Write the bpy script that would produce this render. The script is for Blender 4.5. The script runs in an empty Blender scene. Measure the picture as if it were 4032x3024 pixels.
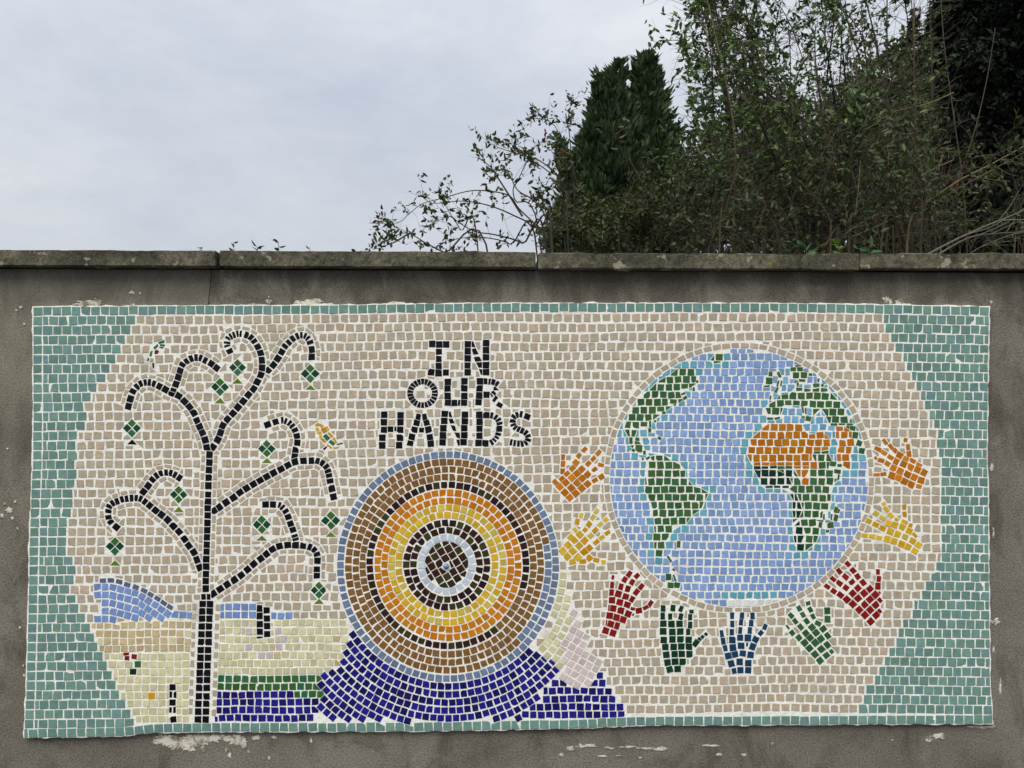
import bpy, math, random
import numpy as np
from mathutils import Vector, Euler, Matrix, noise as mnoise

R = math.radians
rnd = random.Random(7)
scene = bpy.context.scene
col = scene.collection

# ------------------------------------------------------------------ camera
CAM = Vector((0.0, -2.40, 1.60))
YAW, PITCH = 1.35, 1.60
FOC = 0.831                                   # focal length / image width
cam_d = bpy.data.cameras.new("camera")
cam_d.sensor_width = 36.0
cam_d.lens = 36.0 * FOC
cam_d.clip_start = 0.05
cam_d.clip_end = 2000.0
cam = bpy.data.objects.new("camera", cam_d)
cam.location = CAM
cam.rotation_euler = Euler((R(90 + PITCH), 0, R(-YAW)), 'XYZ')
col.objects.link(cam)
scene.camera = cam
CROT = cam.rotation_euler.to_matrix()

# ------------------------------------------------------------------ sky
SUN_EL, SUN_AZ = 56.0, 205.0                  # azimuth clockwise from +y: behind the camera, slightly left
SKY_GAIN = 0.455
world = bpy.data.worlds.new("World")
scene.world = world
world.use_nodes = True
wn, wl = world.node_tree.nodes, world.node_tree.links
wn.clear()


def N(nodes, kind, **kw):
    n = nodes.new(kind)
    for k, v in kw.items():
        if k.startswith('i_'):
            key = k[2:]
            n.inputs[int(key) if key.isdigit() else key.replace('_', ' ')].default_value = v
        else:
            setattr(n, k, v)
    return n


def ramp(nodes, pts, interp='LINEAR'):
    r = nodes.new('ShaderNodeValToRGB')
    r.color_ramp.interpolation = interp
    el = r.color_ramp.elements
    while len(el) < len(pts):
        el.new(0.5)
    for e, (p, c) in zip(el, pts):
        e.position = p
        e.color = c if len(c) == 4 else (*c, 1)
    return r


def mixc(nodes, links, fac, a, b, blend='MIX'):
    m = nodes.new('ShaderNodeMix')
    m.data_type = 'RGBA'
    m.blend_type = blend
    for sock, v in ((m.inputs[0], fac), (m.inputs[6], a), (m.inputs[7], b)):
        if hasattr(v, 'is_linked'):
            links.new(v, sock)
        elif isinstance(v, (int, float)):
            sock.default_value = v
        else:
            sock.default_value = (*v, 1) if len(v) == 3 else v
    return m.outputs[2]


def math_(nodes, links, op, a, b=None, clamp=False):
    m = nodes.new('ShaderNodeMath')
    m.operation = op
    m.use_clamp = clamp
    for sock, v in ((m.inputs[0], a), (m.inputs[1], b)):
        if v is None:
            continue
        if hasattr(v, 'is_linked'):
            links.new(v, sock)
        else:
            sock.default_value = v
    return m.outputs[0]


tc = N(wn, 'ShaderNodeTexCoord')
mp = N(wn, 'ShaderNodeMapping')
mp.inputs['Scale'].default_value = (1.0, 1.0, 2.1)
mp.inputs['Location'].default_value = (3.1, 0.4, 0.2)
wl.new(tc.outputs['Generated'], mp.inputs['Vector'])
cn = N(wn, 'ShaderNodeTexNoise', i_Scale=2.9, i_Detail=9.0, i_Roughness=0.6, i_Distortion=0.1)
wl.new(mp.outputs['Vector'], cn.inputs['Vector'])
cr = ramp(wn, [(0.32, (0.60, 0.655, 0.765)), (0.45, (0.685, 0.73, 0.815)), (0.55, (0.755, 0.79, 0.86)), (0.68, (0.86, 0.88, 0.92))])
wl.new(cn.outputs['Fac'], cr.inputs['Fac'])
sep = N(wn, 'ShaderNodeSeparateXYZ')
wl.new(tc.outputs['Generated'], sep.inputs[0])
zz = math_(wn, wl, 'MAXIMUM', sep.outputs['Z'], 0.0)
cie = math_(wn, wl, 'MULTIPLY_ADD', zz, 0.70)           # overcast sky: brighter towards the zenith
cie.node.inputs[2].default_value = 0.86
skyc = mixc(wn, wl, 1.0, cr.outputs['Color'], (1, 1, 1), 'MULTIPLY')
wl.new(cie, skyc.node.inputs[7])
nis = N(wn, 'ShaderNodeTexSky', sky_type='NISHITA')
nis.sun_disc = False
nis.sun_elevation = R(SUN_EL)
nis.sun_rotation = R(SUN_AZ)
bg1 = N(wn, 'ShaderNodeBackground', i_Strength=0.05)
wl.new(nis.outputs['Color'], bg1.inputs['Color'])
bg2 = N(wn, 'ShaderNodeBackground', i_Strength=SKY_GAIN)
wl.new(skyc, bg2.inputs['Color'])
ms = N(wn, 'ShaderNodeMixShader')
ms.inputs[0].default_value = 0.90                        # cloud cover
wl.new(bg1.outputs[0], ms.inputs[1])
wl.new(bg2.outputs[0], ms.inputs[2])
wo = N(wn, 'ShaderNodeOutputWorld')
wl.new(ms.outputs[0], wo.inputs['Surface'])

sun_d = bpy.data.lights.new("sun", 'SUN')
sun_d.energy = 1.5
sun_d.angle = R(40)
sun_d.color = (1.0, 0.93, 0.80)
sun = bpy.data.objects.new("sun", sun_d)
az, el_ = R(SUN_AZ), R(SUN_EL)
to_sun = Vector((math.sin(az) * math.cos(el_), math.cos(az) * math.cos(el_), math.sin(el_)))
sun.rotation_euler = to_sun.to_track_quat('Z', 'Y').to_euler()
sun.location = to_sun * 20
col.objects.link(sun)

vs = scene.view_settings
vs.view_transform = 'Standard'
vs.look = 'None'
vs.exposure = 0.96
vs.gamma = 1.0
vs.use_curve_mapping = False
scene.render.engine = 'CYCLES'
scene.cycles.max_bounces = 6

# ------------------------------------------------------------------ helpers
SW, SH = 4032.0, 3024.0


def ray(u, v):
    """Direction through photo pixel (u, v) of the 4032 x 3024 frame."""
    f = FOC * SW
    return CROT @ Vector(((u - SW / 2) / f, (SH / 2 - v) / f, -1.0))


def on_plane(u, v, y=0.0):
    d = ray(u, v)
    return CAM + d * ((y - CAM.y) / d.y)


def V2(u, v, y):
    """Point at depth y seen at (u, v) in the 2212-wide view of the photo."""
    k = SW / 2212.0
    return on_plane(u * k, v * k, y)


def lin(c):
    return tuple(((x / 255.0) / 12.92 if x <= 10 else (((x / 255.0) + 0.055) / 1.055) ** 2.4) for x in c)


def link(o, parent=None):
    col.objects.link(o)
    if parent is not None:
        o.parent = parent
        if parent.location.length > 0:
            o.matrix_parent_inverse = Matrix.Translation(-parent.location)
    return o


def empty(name, parent=None, loc=(0, 0, 0)):
    o = bpy.data.objects.new(name, None)
    o.empty_display_size = 0.1
    o.location = loc
    return link(o, parent)


def tag(o, label=None, cat=None, group=None, kind=None):
    for k, v in (('label', label), ('category', cat), ('group', group), ('kind', kind)):
        if v:
            o[k] = v
    return o


class MB:
    """Collects faces and per-vertex colours; build() links them as one mesh."""

    def __init__(self):
        self.v, self.f, self.c = [], [], []

    def add(self, verts, faces, c=(1, 1, 1, 0)):
        b = len(self.v)
        self.v.extend(verts)
        self.f.extend([tuple(i + b for i in f) for f in faces])
        self.c.extend([c] * len(verts))

    def build(self, name, mat, parent=None, smooth=False):
        me = bpy.data.meshes.new(name)
        me.from_pydata(self.v, [], self.f)
        if self.c:
            a = me.color_attributes.new('Col', 'FLOAT_COLOR', 'POINT')
            a.data.foreach_set('color', np.array(self.c, dtype=np.float32).ravel())
        if smooth:
            me.polygons.foreach_set('use_smooth', [True] * len(me.polygons))
        me.update()
        o = bpy.data.objects.new(name, me)
        me.materials.append(mat)
        return link(o, parent)


# ------------------------------------------------------------------ materials
def new_mat(name):
    m = bpy.data.materials.new(name)
    m.use_nodes = True
    nt = m.node_tree
    return m, nt.nodes, nt.links, nt.nodes['Principled BSDF']


def bump(nodes, links, bsdf, height, strength, dist):
    b = nodes.new('ShaderNodeBump')
    b.inputs['Strength'].default_value = strength
    b.inputs['Distance'].default_value = dist
    links.new(height, b.inputs['Height'])
    links.new(b.outputs[0], bsdf.inputs['Normal'])


def obj_coord(nodes):
    return nodes.new('ShaderNodeTexCoord').outputs['Object']


def noise_tex(nodes, links, vec, scale, detail=4, rough=0.5, dist=0.0):
    n = N(nodes, 'ShaderNodeTexNoise', i_Scale=scale, i_Detail=detail, i_Roughness=rough, i_Distortion=dist)
    links.new(vec, n.inputs['Vector'])
    return n.outputs['Fac']


def make_tile_mat():
    m, n, l, b = new_mat("glass_tile")
    at = N(n, 'ShaderNodeAttribute', attribute_name='Col')
    oc = obj_coord(n)
    sp = noise_tex(n, l, oc, 420, 2, 0.6)                 # glass speckle
    spr = ramp(n, [(0.50, (0, 0, 0)), (0.68, (1, 1, 1))])
    l.new(sp, spr.inputs['Fac'])
    amt = math_(n, l, 'MULTIPLY', spr.outputs['Color'], at.outputs['Alpha'])
    light = mixc(n, l, 0.18, mixc(n, l, 1.0, at.outputs['Color'], (1.8, 1.75, 1.7), 'MULTIPLY'), (0.85, 0.82, 0.74))
    c1 = mixc(n, l, amt, at.outputs['Color'], light)
    cl = noise_tex(n, l, oc, 75, 3, 0.5)                  # cloudy glass
    clr = ramp(n, [(0.3, (0.87, 0.87, 0.87)), (0.7, (1.1, 1.1, 1.1))])
    l.new(cl, clr.inputs['Fac'])
    c2 = mixc(n, l, 1.0, c1, clr.outputs['Color'], 'MULTIPLY')
    gs = noise_tex(n, l, oc, 33, 5, 0.72)                 # flecks of grout left on the glass
    gsr = ramp(n, [(0.735, (0, 0, 0)), (0.76, (1, 1, 1))])
    l.new(gs, gsr.inputs['Fac'])
    c3 = mixc(n, l, math_(n, l, 'MULTIPLY', gsr.outputs['Color'], 0.75), c2, (0.72, 0.72, 0.68))
    l.new(c3, b.inputs['Base Color'])
    b.inputs['Roughness'].default_value = 0.26
    b.inputs['Specular IOR Level'].default_value = 0.17
    bump(n, l, b, cl, 0.25, 0.002)
    return m


def make_grout_mat():
    m, n, l, b = new_mat("white_grout")
    oc = obj_coord(n)
    a = noise_tex(n, l, oc, 14, 6, 0.65)
    r1 = ramp(n, [(0.30, (0.60, 0.58, 0.52)), (0.43, (0.82, 0.82, 0.775)), (0.56, (0.86, 0.863, 0.82)), (0.75, (0.90, 0.905, 0.865))])
    l.new(a, r1.inputs['Fac'])
    d = noise_tex(n, l, oc, 130, 4, 0.6)
    r2 = ramp(n, [(0.27, (0.74, 0.72, 0.68)), (0.42, (1, 1, 1))])
    l.new(d, r2.inputs['Fac'])
    l.new(mixc(n, l, 0.8, r1.outputs['Color'], r2.outputs['Color'], 'MULTIPLY'), b.inputs['Base Color'])
    b.inputs['Roughness'].default_value = 0.85
    bump(n, l, b, d, 0.5, 0.004)
    return m


def make_wall_mat():
    m, n, l, b = new_mat("cement_render")
    oc = obj_coord(n)
    sp = n.new('ShaderNodeSeparateXYZ')
    l.new(oc, sp.inputs[0])
    big = noise_tex(n, l, oc, 2.2, 6, 0.62, 0.3)
    r1 = ramp(n, [(0.28, lin((100, 96, 87))), (0.5, lin((119, 114, 104))), (0.72, lin((136, 131, 121)))])
    l.new(big, r1.inputs['Fac'])
    # algae and soot: blotches and runs below the coping
    mpn = n.new('ShaderNodeMapping')
    mpn.inputs['Scale'].default_value = (2.6, 1.0, 1.5)
    l.new(oc, mpn.inputs['Vector'])
    st = noise_tex(n, l, mpn.outputs[0], 2.3, 9, 0.72, 0.6)
    zf = n.new('ShaderNodeMapRange')
    zf.inputs[1].default_value = 1.78
    zf.inputs[2].default_value = 1.98
    l.new(sp.outputs['Z'], zf.inputs[0])
    stz = math_(n, l, 'ADD', st, math_(n, l, 'MULTIPLY', zf.outputs[0], 0.15))
    str_ = ramp(n, [(0.50, (0, 0, 0)), (0.58, (.55, .55, .55)), (0.67, (1, 1, 1))])
    l.new(stz, str_.inputs['Fac'])
    c1 = mixc(n, l, math_(n, l, 'MULTIPLY', str_.outputs['Color'], 0.66), r1.outputs['Color'], lin((65, 62, 54)))
    # pale patches
    pa = noise_tex(n, l, oc, 7, 5, 0.6, 0.6)
    par = ramp(n, [(0.56, (0, 0, 0)), (0.74, (1, 1, 1))])
    l.new(pa, par.inputs['Fac'])
    c2 = mixc(n, l, math_(n, l, 'MULTIPLY', par.outputs['Color'], 0.45), c1, lin((148, 142, 128)))
    # grain
    gr = noise_tex(n, l, oc, 190, 4, 0.7)
    grr = ramp(n, [(0.30, (0.52, 0.52, 0.52)), (0.50, (1, 1, 1)), (0.72, (1.4, 1.4, 1.38))])
    l.new(gr, grr.inputs['Fac'])
    c3 = mixc(n, l, 1.0, c2, grr.outputs['Color'], 'MULTIPLY')
    # repaired render: hairline crack and a tone change beside it
    cx_ = math_(n, l, 'SUBTRACT', math_(n, l, 'ADD', sp.outputs['X'], math_(n, l, 'MULTIPLY', noise_tex(n, l, oc, 14, 4, 0.6), 0.03)), CRACK_X + 0.015)
    near_ = math_(n, l, 'LESS_THAN', math_(n, l, 'ABSOLUTE', cx_), 0.0013)
    hi_ = math_(n, l, 'GREATER_THAN', sp.outputs['Z'], 1.6)
    fade_ = n.new('ShaderNodeMapRange')
    fade_.inputs[1].default_value = 1.45
    fade_.inputs[2].default_value = 1.85
    l.new(math_(n, l, 'ADD', sp.outputs['Z'], math_(n, l, 'MULTIPLY', pa, 0.3)), fade_.inputs[0])
    side_ = math_(n, l, 'MULTIPLY', math_(n, l, 'LESS_THAN', cx_, 0.0), fade_.outputs[0])
    c3 = mixc(n, l, math_(n, l, 'MULTIPLY', side_, 0.22), c3, lin((142, 136, 122)))
    c3 = mixc(n, l, math_(n, l, 'MULTIPLY', math_(n, l, 'MULTIPLY', near_, hi_), 0.85), c3, lin((38, 36, 32)))
    # splashes of white mortar
    f1 = noise_tex(n, l, oc, 26, 5, 0.75, 0.4)
    f2 = noise_tex(n, l, oc, 2.6, 3, 0.5)
    ff = math_(n, l, 'ADD', f1, math_(n, l, 'MULTIPLY', f2, 0.22))
    ffr = ramp(n, [(0.835, (0, 0, 0)), (0.85, (1, 1, 1))])
    l.new(ff, ffr.inputs['Fac'])
    c4 = mixc(n, l, math_(n, l, 'MULTIPLY', ffr.outputs['Color'], 0.75), c3, (0.56, 0.55, 0.50))
    l.new(c4, b.inputs['Base Color'])
    b.inputs['Roughness'].default_value = 0.9
    b.inputs['Specular IOR Level'].default_value = 0.25
    h = math_(n, l, 'ADD', gr, math_(n, l, 'MULTIPLY', pa, 0.8))
    bump(n, l, b, h, 0.55, 0.006)
    return m


def make_coping_mat():
    m, n, l, b = new_mat("coping_concrete")
    tcn = n.new('ShaderNodeTexCoord')
    oi = n.new('ShaderNodeObjectInfo')
    ofs = n.new('ShaderNodeVectorMath')
    l.new(tcn.outputs['Object'], ofs.inputs[0])
    cmb = n.new('ShaderNodeCombineXYZ')
    l.new(math_(n, l, 'MULTIPLY', oi.outputs['Random'], 17.0), cmb.inputs[1])
    l.new(cmb.outputs[0], ofs.inputs[1])
    oc = ofs.outputs[0]
    big = noise_tex(n, l, oc, 6, 6, 0.65, 0.4)
    r1 = ramp(n, [(0.28, lin((54, 52, 41))), (0.46, lin((80, 77, 63))), (0.70, lin((114, 110, 94)))])
    l.new(big, r1.inputs['Fac'])
    gr = noise_tex(n, l, oc, 170, 4, 0.7)
    grr = ramp(n, [(0.30, (0.42, 0.42, 0.42)), (0.50, (1, 1, 1)), (0.70, (1.5, 1.48, 1.42))])
    l.new(gr, grr.inputs['Fac'])
    c0 = mixc(n, l, 1.0, r1.outputs['Color'], grr.outputs['Color'], 'MULTIPLY')
    md = noise_tex(n, l, oc, 48, 5, 0.7, 0.3)
    mdr = ramp(n, [(0.34, (0.40, 0.39, 0.36)), (0.5, (1, 1, 1)), (0.68, (1.45, 1.45, 1.4))])
    l.new(md, mdr.inputs['Fac'])
    c1 = mixc(n, l, 1.0, c0, mdr.outputs['Color'], 'MULTIPLY')
    li = noise_tex(n, l, oc, 19, 4, 0.6, 0.3)
    lir = ramp(n, [(0.61, (0, 0, 0)), (0.645, (1, 1, 1))])
    l.new(li, lir.inputs['Fac'])
    c2 = mixc(n, l, math_(n, l, 'MULTIPLY', lir.outputs['Color'], 0.6), c1, lin((170, 165, 145)))
    ye = noise_tex(n, l, oc, 12.5, 4, 0.65)
    yer = ramp(n, [(0.68, (0, 0, 0)), (0.72, (1, 1, 1))])
    l.new(ye, yer.inputs['Fac'])
    c3 = mixc(n, l, math_(n, l, 'MULTIPLY', yer.outputs['Color'], 0.55), c2, lin((128, 116, 50)))
    l.new(c3, b.inputs['Base Color'])
    b.inputs['Roughness'].default_value = 0.92
    bump(n, l, b, gr, 0.6, 0.006)
    return m


def make_leaf_mat(name, transl=0.25, rough=0.5):
    m, n, l, b = new_mat(name)
    at = N(n, 'ShaderNodeAttribute', attribute_name='Col')
    l.new(at.outputs['Color'], b.inputs['Base Color'])
    b.inputs['Roughness'].default_value = rough
    b.inputs['Specular IOR Level'].default_value = 0.3
    tr = n.new('ShaderNodeBsdfTranslucent')
    l.new(mixc(n, l, 1.0, at.outputs['Color'], (1.0, 1.15, 0.55), 'MULTIPLY'), tr.inputs['Color'])
    mx = n.new('ShaderNodeMixShader')
    mx.inputs[0].default_value = transl
    out = n['Material Output']
    l.new(b.outputs[0], mx.inputs[1])
    l.new(tr.outputs[0], mx.inputs[2])
    l.new(mx.outputs[0], out.inputs['Surface'])
    return m


def make_plain(name, c, rough=0.8, scale=40, var=0.25, bstr=0.3):
    m, n, l, b = new_mat(name)
    oc = obj_coord(n)
    f = noise_tex(n, l, oc, scale, 5, 0.6)
    r = ramp(n, [(0.3, tuple(x * (1 - var) for x in c)), (0.7, tuple(min(1, x * (1 + var)) for x in c))])
    l.new(f, r.inputs['Fac'])
    l.new(r.outputs['Color'], b.inputs['Base Color'])
    b.inputs['Roughness'].default_value = rough
    bump(n, l, b, f, bstr, 0.004)
    return m


def make_bark():
    m, n, l, b = new_mat("twig_bark")
    at = N(n, 'ShaderNodeAttribute', attribute_name='Col')
    f = noise_tex(n, l, obj_coord(n), 60, 4, 0.6)
    r = ramp(n, [(0.3, (0.6, 0.6, 0.6)), (0.7, (1.25, 1.25, 1.25))])
    l.new(f, r.inputs['Fac'])
    l.new(mixc(n, l, 1.0, at.outputs['Color'], r.outputs['Color'], 'MULTIPLY'), b.inputs['Base Color'])
    b.inputs['Roughness'].default_value = 0.85
    return m


CRACK_X = on_plane(827, 1150).x
M_TILE = make_tile_mat()
M_GROUT = make_grout_mat()
M_WALL = make_wall_mat()
M_COPE = make_coping_mat()
M_LEAF = make_leaf_mat("broad_leaf", 0.22)
M_NEEDLE = make_leaf_mat("conifer_foliage", 0.10, 0.65)
M_BARK = make_bark()
M_SMEAR, _n, _l, _b = new_mat("dried_mortar")
_f = noise_tex(_n, _l, obj_coord(_n), 42, 6, 0.72, 0.5)
_r = ramp(_n, [(0.40, lin((118, 112, 100))), (0.47, lin((168, 162, 148))), (0.53, lin((205, 200, 188))), (0.75, lin((222, 218, 208)))])
_l.new(_f, _r.inputs['Fac'])
_l.new(_r.outputs['Color'], _b.inputs['Base Color'])
_b.inputs['Roughness'].default_value = 0.9
bump(_n, _l, _b, _f, 0.5, 0.004)
M_GROUND = make_plain("ground_soil", (0.09, 0.085, 0.07), 0.95, 3, 0.35, 0.4)
M_PAVE = make_plain("asphalt_path", (0.06, 0.06, 0.058), 0.9, 90, 0.3, 0.4)
M_BERRY = make_plain("red_berry", (0.30, 0.02, 0.03), 0.35, 30, 0.2, 0.0)
mg, _n, _l, _b = new_mat("blue_marble_glass")
_b.inputs['Base Color'].default_value = (0.10, 0.22, 0.42, 1)
_b.inputs['Roughness'].default_value = 0.05
_b.inputs['Coat Weight'].default_value = 1.0
M_MARBLE = mg

# ------------------------------------------------------------------ ground, path, wall
WTOP = V2(1160, 581, -0.037).z               # underside of the coping
COPE_TOP = V2(1160, 544.5, -0.035).z
gm = MB()
gm.add([(-600, -600, -0.02), (600, -600, -0.02), (600, 900, -0.02), (-600, 900, -0.02)], [(0, 1, 2, 3)])
tag(gm.build('ground', M_GROUND), kind='structure')
gm = MB()
gm.add([(-60, -6.0, 0.0), (60, -6.0, 0.0), (60, 0.02, 0.0), (-60, 0.02, 0.0)], [(0, 1, 2, 3)])
tag(gm.build('path', M_PAVE), kind='structure')

wall = empty('garden_wall')
tag(wall, 'grey cement rendered garden wall with flat concrete coping, carrying the mosaic', 'wall')
wm = MB()
X0, X1 = -9.0, 9.0
wm.add([(X0, 0, -0.02), (X1, 0, -0.02), (X1, 0.22, -0.02), (X0, 0.22, -0.02),
        (X0, 0, WTOP), (X1, 0, WTOP), (X1, 0.22, WTOP), (X0, 0.22, WTOP)],
       [(0, 1, 5, 4), (1, 2, 6, 5), (2, 3, 7, 6), (3, 0, 4, 7), (4, 5, 6, 7)])
wm.build('rendered_face', M_WALL, wall)


def rough_box(x0, x1, y0, y1, z0, z1, step, bev, amp, seed):
    """A worn slab: subdivided box with rounded, slightly crumbled edges."""
    def ticks(a, b):
        k = max(1, int(round((b - a - 2 * bev) / step)))
        return [a, a + bev * 0.35] + [a + bev + (b - a - 2 * bev) * i / k for i in range(k + 1)] + [b - bev * 0.35, b]
    xs, ys, zs = ticks(x0, x1), ticks(y0, y1), ticks(z0, z1)
    vid, verts, faces = {}, [], []

    def vert(x, y, z):
        key = (round(x, 5), round(y, 5), round(z, 5))
        if key in vid:
            return vid[key]
        p = Vector((x, y, z))
        q = Vector((min(max(x, x0 + bev), x1 - bev), min(max(y, y0 + bev), y1 - bev), min(max(z, z0 + bev), z1 - bev)))
        d = p - q
        if d.length > 1e-9:
            d = d.normalized() * bev
            nz = mnoise.fractal(Vector((x * 9 + seed * 7.3, y * 9, z * 9)), 0.9, 2.1, 4)
            nz2 = mnoise.noise(Vector((x * 45 + seed, y * 45, z * 45)))
            edge = 1.0 if d.length > 0 and abs(d.x) + abs(d.y) + abs(d.z) > bev * 1.15 else 0.35
            p = q + d * (1 + 0) + d.normalized() * (amp * edge * (nz * 1.2 + nz2 * 0.5 - 0.35 * edge))
        vid[key] = len(verts)
        verts.append(tuple(p))
        return vid[key]

    def sheet(us, vs_, fn, flip):
        for i in range(len(us) - 1):
            for j in range(len(vs_) - 1):
                f = [vert(*fn(us[i], vs_[j])), vert(*fn(us[i + 1], vs_[j])), vert(*fn(us[i + 1], vs_[j + 1])), vert(*fn(us[i], vs_[j + 1]))]
                faces.append(tuple(f[::-1] if flip else f))
    sheet(xs, zs, lambda a, b: (a, y0, b), False)
    sheet(xs, zs, lambda a, b: (a, y1, b), True)
    sheet(xs, ys, lambda a, b: (a, b, z1), False)
    sheet(xs, ys, lambda a, b: (a, b, z0), True)
    sheet(ys, zs, lambda a, b: (x0, a, b), True)
    sheet(ys, zs, lambda a, b: (x1, a, b), False)
    return verts, faces


jx = [V2(u, 560, -0.035).x for u in (470, 1160, 1855)]
pitch = (jx[2] - jx[0]) / 2
joints = [jx[0] - pitch * 3, jx[0] - pitch * 2, jx[0] - pitch] + jx + [jx[2] + pitch, jx[2] + 2 * pitch, jx[2] + 3 * pitch]
for i in range(len(joints) - 1):
    r2 = random.Random(i * 11 + 3)
    dz = (0.0015, -0.002, 0.0, 0.001, -0.0015, 0.002, 0.0, 0.001)[i]
    dy = (-0.002, 0.001, -0.003, 0.002, -0.001, 0.003, 0, 0)[i]
    vv, ff = rough_box(joints[i] + 0.0035 + r2.random() * .002, joints[i + 1] - 0.003, -0.037 + dy, 0.25, WTOP + 0.003 + dz, COPE_TOP + dz, 0.012, 0.0028, 0.0050, i)
    m_ = MB()
    m_.add(vv, ff)
    m_.build('coping_stone', M_COPE, wall)

# ------------------------------------------------------------------ mosaic: tiles in photo pixels on the wall plane
TJ = random.Random(21)
C = {k: lin(v) for k, v in dict(
    black=(15, 16, 24), teal=(107, 142, 134), teal2=(107, 141, 139), teal3=(109, 145, 133), beige=(178, 167, 147), beige2=(173, 163, 145),
    beige3=(183, 167, 146), brown=(118, 82, 36), dk1=(52, 33, 18), dk2=(62, 34, 30), dk3=(60, 58, 26), dk4=(48, 28, 32), orange=(216, 132, 22),
    orange2=(206, 132, 24), yellow=(206, 170, 44), yellow2=(200, 180, 84), pale=(188, 200, 216), slate=(110, 130, 164), navy=(30, 28, 138),
    navy2=(22, 19, 102), ocean=(127, 157, 203), ocean2=(120, 150, 199), turq=(98, 164, 186), med=(116, 168, 202), land=(52, 98, 58), land2=(62, 98, 48),
    ldark=(16, 58, 42), sahara=(196, 117, 16), sahara2=(190, 124, 22), red=(140, 22, 18), hgreen=(20, 64, 44), hblue=(30, 68, 102), hgrn=(54, 100, 58),
    lime=(204, 200, 162), tan=(192, 174, 136), pink=(204, 190, 190), grn=(58, 108, 58), hill=(116, 144, 198), hillslate=(92, 102, 134),
    fdark=(22, 76, 48), flight=(62, 112, 54), fmid=(48, 114, 78), olive=(108, 132, 36), white=(212, 216, 214), gold=(212, 158, 22)).items()}
SPEC = {'brown': 0.7, 'slate': 0.55, 'ocean': 0.4, 'ocean2': 0.4, 'navy': 0.22, 'navy2': 0.15, 'red': 0.18, 'dk1': 0.2, 'dk3': 0.2, 'hillslate': 0.4, 'hill': 0.2, 'pale': 0.3}


LIGHT = {'teal', 'teal2', 'teal3', 'beige', 'beige2', 'beige3', 'lime', 'tan', 'pink', 'white', 'pale', 'ocean', 'ocean2', 'med', 'turq', 'hill', 'land', 'land2', 'brown', 'yellow', 'yellow2'}


def colour(name):
    if isinstance(name, (list, tuple)):
        name = TJ.choice(name)
    k = TJ.uniform(0.93, 1.06) if name[:5] == 'beige' else TJ.uniform(0.87, 1.11)
    base = [c * (1.0 if name in LIGHT else .82) for c in C[name]]
    j = [TJ.uniform(0.987, 1.013) for _ in range(3)]
    return (*[min(1, c * k * q) for c, q in zip(base, j)], SPEC.get(name, 0.05))


BEIGE = ['beige', 'beige', 'beige2', 'beige2', 'beige3']
TEAL = ['teal', 'teal', 'teal', 'teal2', 'teal3']
NAVY = ['navy', 'navy', 'navy2']
DK = ['dk1', 'dk2', 'dk3', 'dk4']


class Zoom:
    """Coordinates read off an enlarged crop of the photo -> photo pixels."""

    def __init__(s, x0, y0, k):
        s.x0, s.y0, s.k = x0, y0, k

    def __call__(s, x, y):
        return (s.x0 + x * s.k, s.y0 + y * s.k)

    def pts(s, seq):
        return [s(p[0], p[1]) for p in seq]


K1, K7, K4 = 1000 / 2212, 700 / 2212, 400 / 2212
ZA, ZB, ZC, ZD, ZE = Zoom(0, 1100, K1), Zoom(0, 1700, K1), Zoom(800, 1150, K1), Zoom(600, 1600, K1), Zoom(0, 2200, K1)
ZL, ZS, ZT, ZU = Zoom(1300, 1250, K1), Zoom(1280, 1750, K1), Zoom(800, 2250, K1), Zoom(1600, 2250, K1)
G1, G2, G3, G4 = Zoom(2350, 1330, K7), Zoom(2800, 1330, K7), Zoom(2350, 1800, K7), Zoom(2800, 1750, K7)


def area(p):
    return 0.5 * sum(p[i][0] * p[(i + 1) % len(p)][1] - p[(i + 1) % len(p)][0] * p[i][1] for i in range(len(p)))


def orient(p):
    return p if area(p) > 0 else p[::-1]


def centroid(p):
    return (sum(q[0] for q in p) / len(p), sum(q[1] for q in p) / len(p))


def clip_half(p, n, d):
    """Keep the part of convex p where n.x >= d."""
    out = []
    k = len(p)
    for i in range(k):
        a, b = p[i], p[(i + 1) % k]
        fa, fb = n[0] * a[0] + n[1] * a[1] - d, n[0] * b[0] + n[1] * b[1] - d
        if fa >= 0:
            out.append(a)
        if (fa >= 0) != (fb >= 0):
            t = fa / (fa - fb)
            out.append((a[0] + (b[0] - a[0]) * t, a[1] + (b[1] - a[1]) * t))
    return out


def edges_out(p):
    """Outward normals and offsets of a positively oriented polygon."""
    r = []
    for i in range(len(p)):
        a, b = p[i], p[(i + 1) % len(p)]
        dx, dy = b[0] - a[0], b[1] - a[1]
        L = math.hypot(dx, dy)
        if L < 1e-6:
            continue
        nx, ny = dy / L, -dx / L
        r.append((nx, ny, nx * a[0] + ny * a[1]))
    return r


HASH = {}
CELL = 48.0
PARTS = {}                     # part key -> list of (poly, colour)


def cells(p):
    xs, ys = [q[0] for q in p], [q[1] for q in p]
    for i in range(int(min(xs) // CELL), int(max(xs) // CELL) + 1):
        for j in range(int(min(ys) // CELL), int(max(ys) // CELL) + 1):
            yield (i, j)


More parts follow.
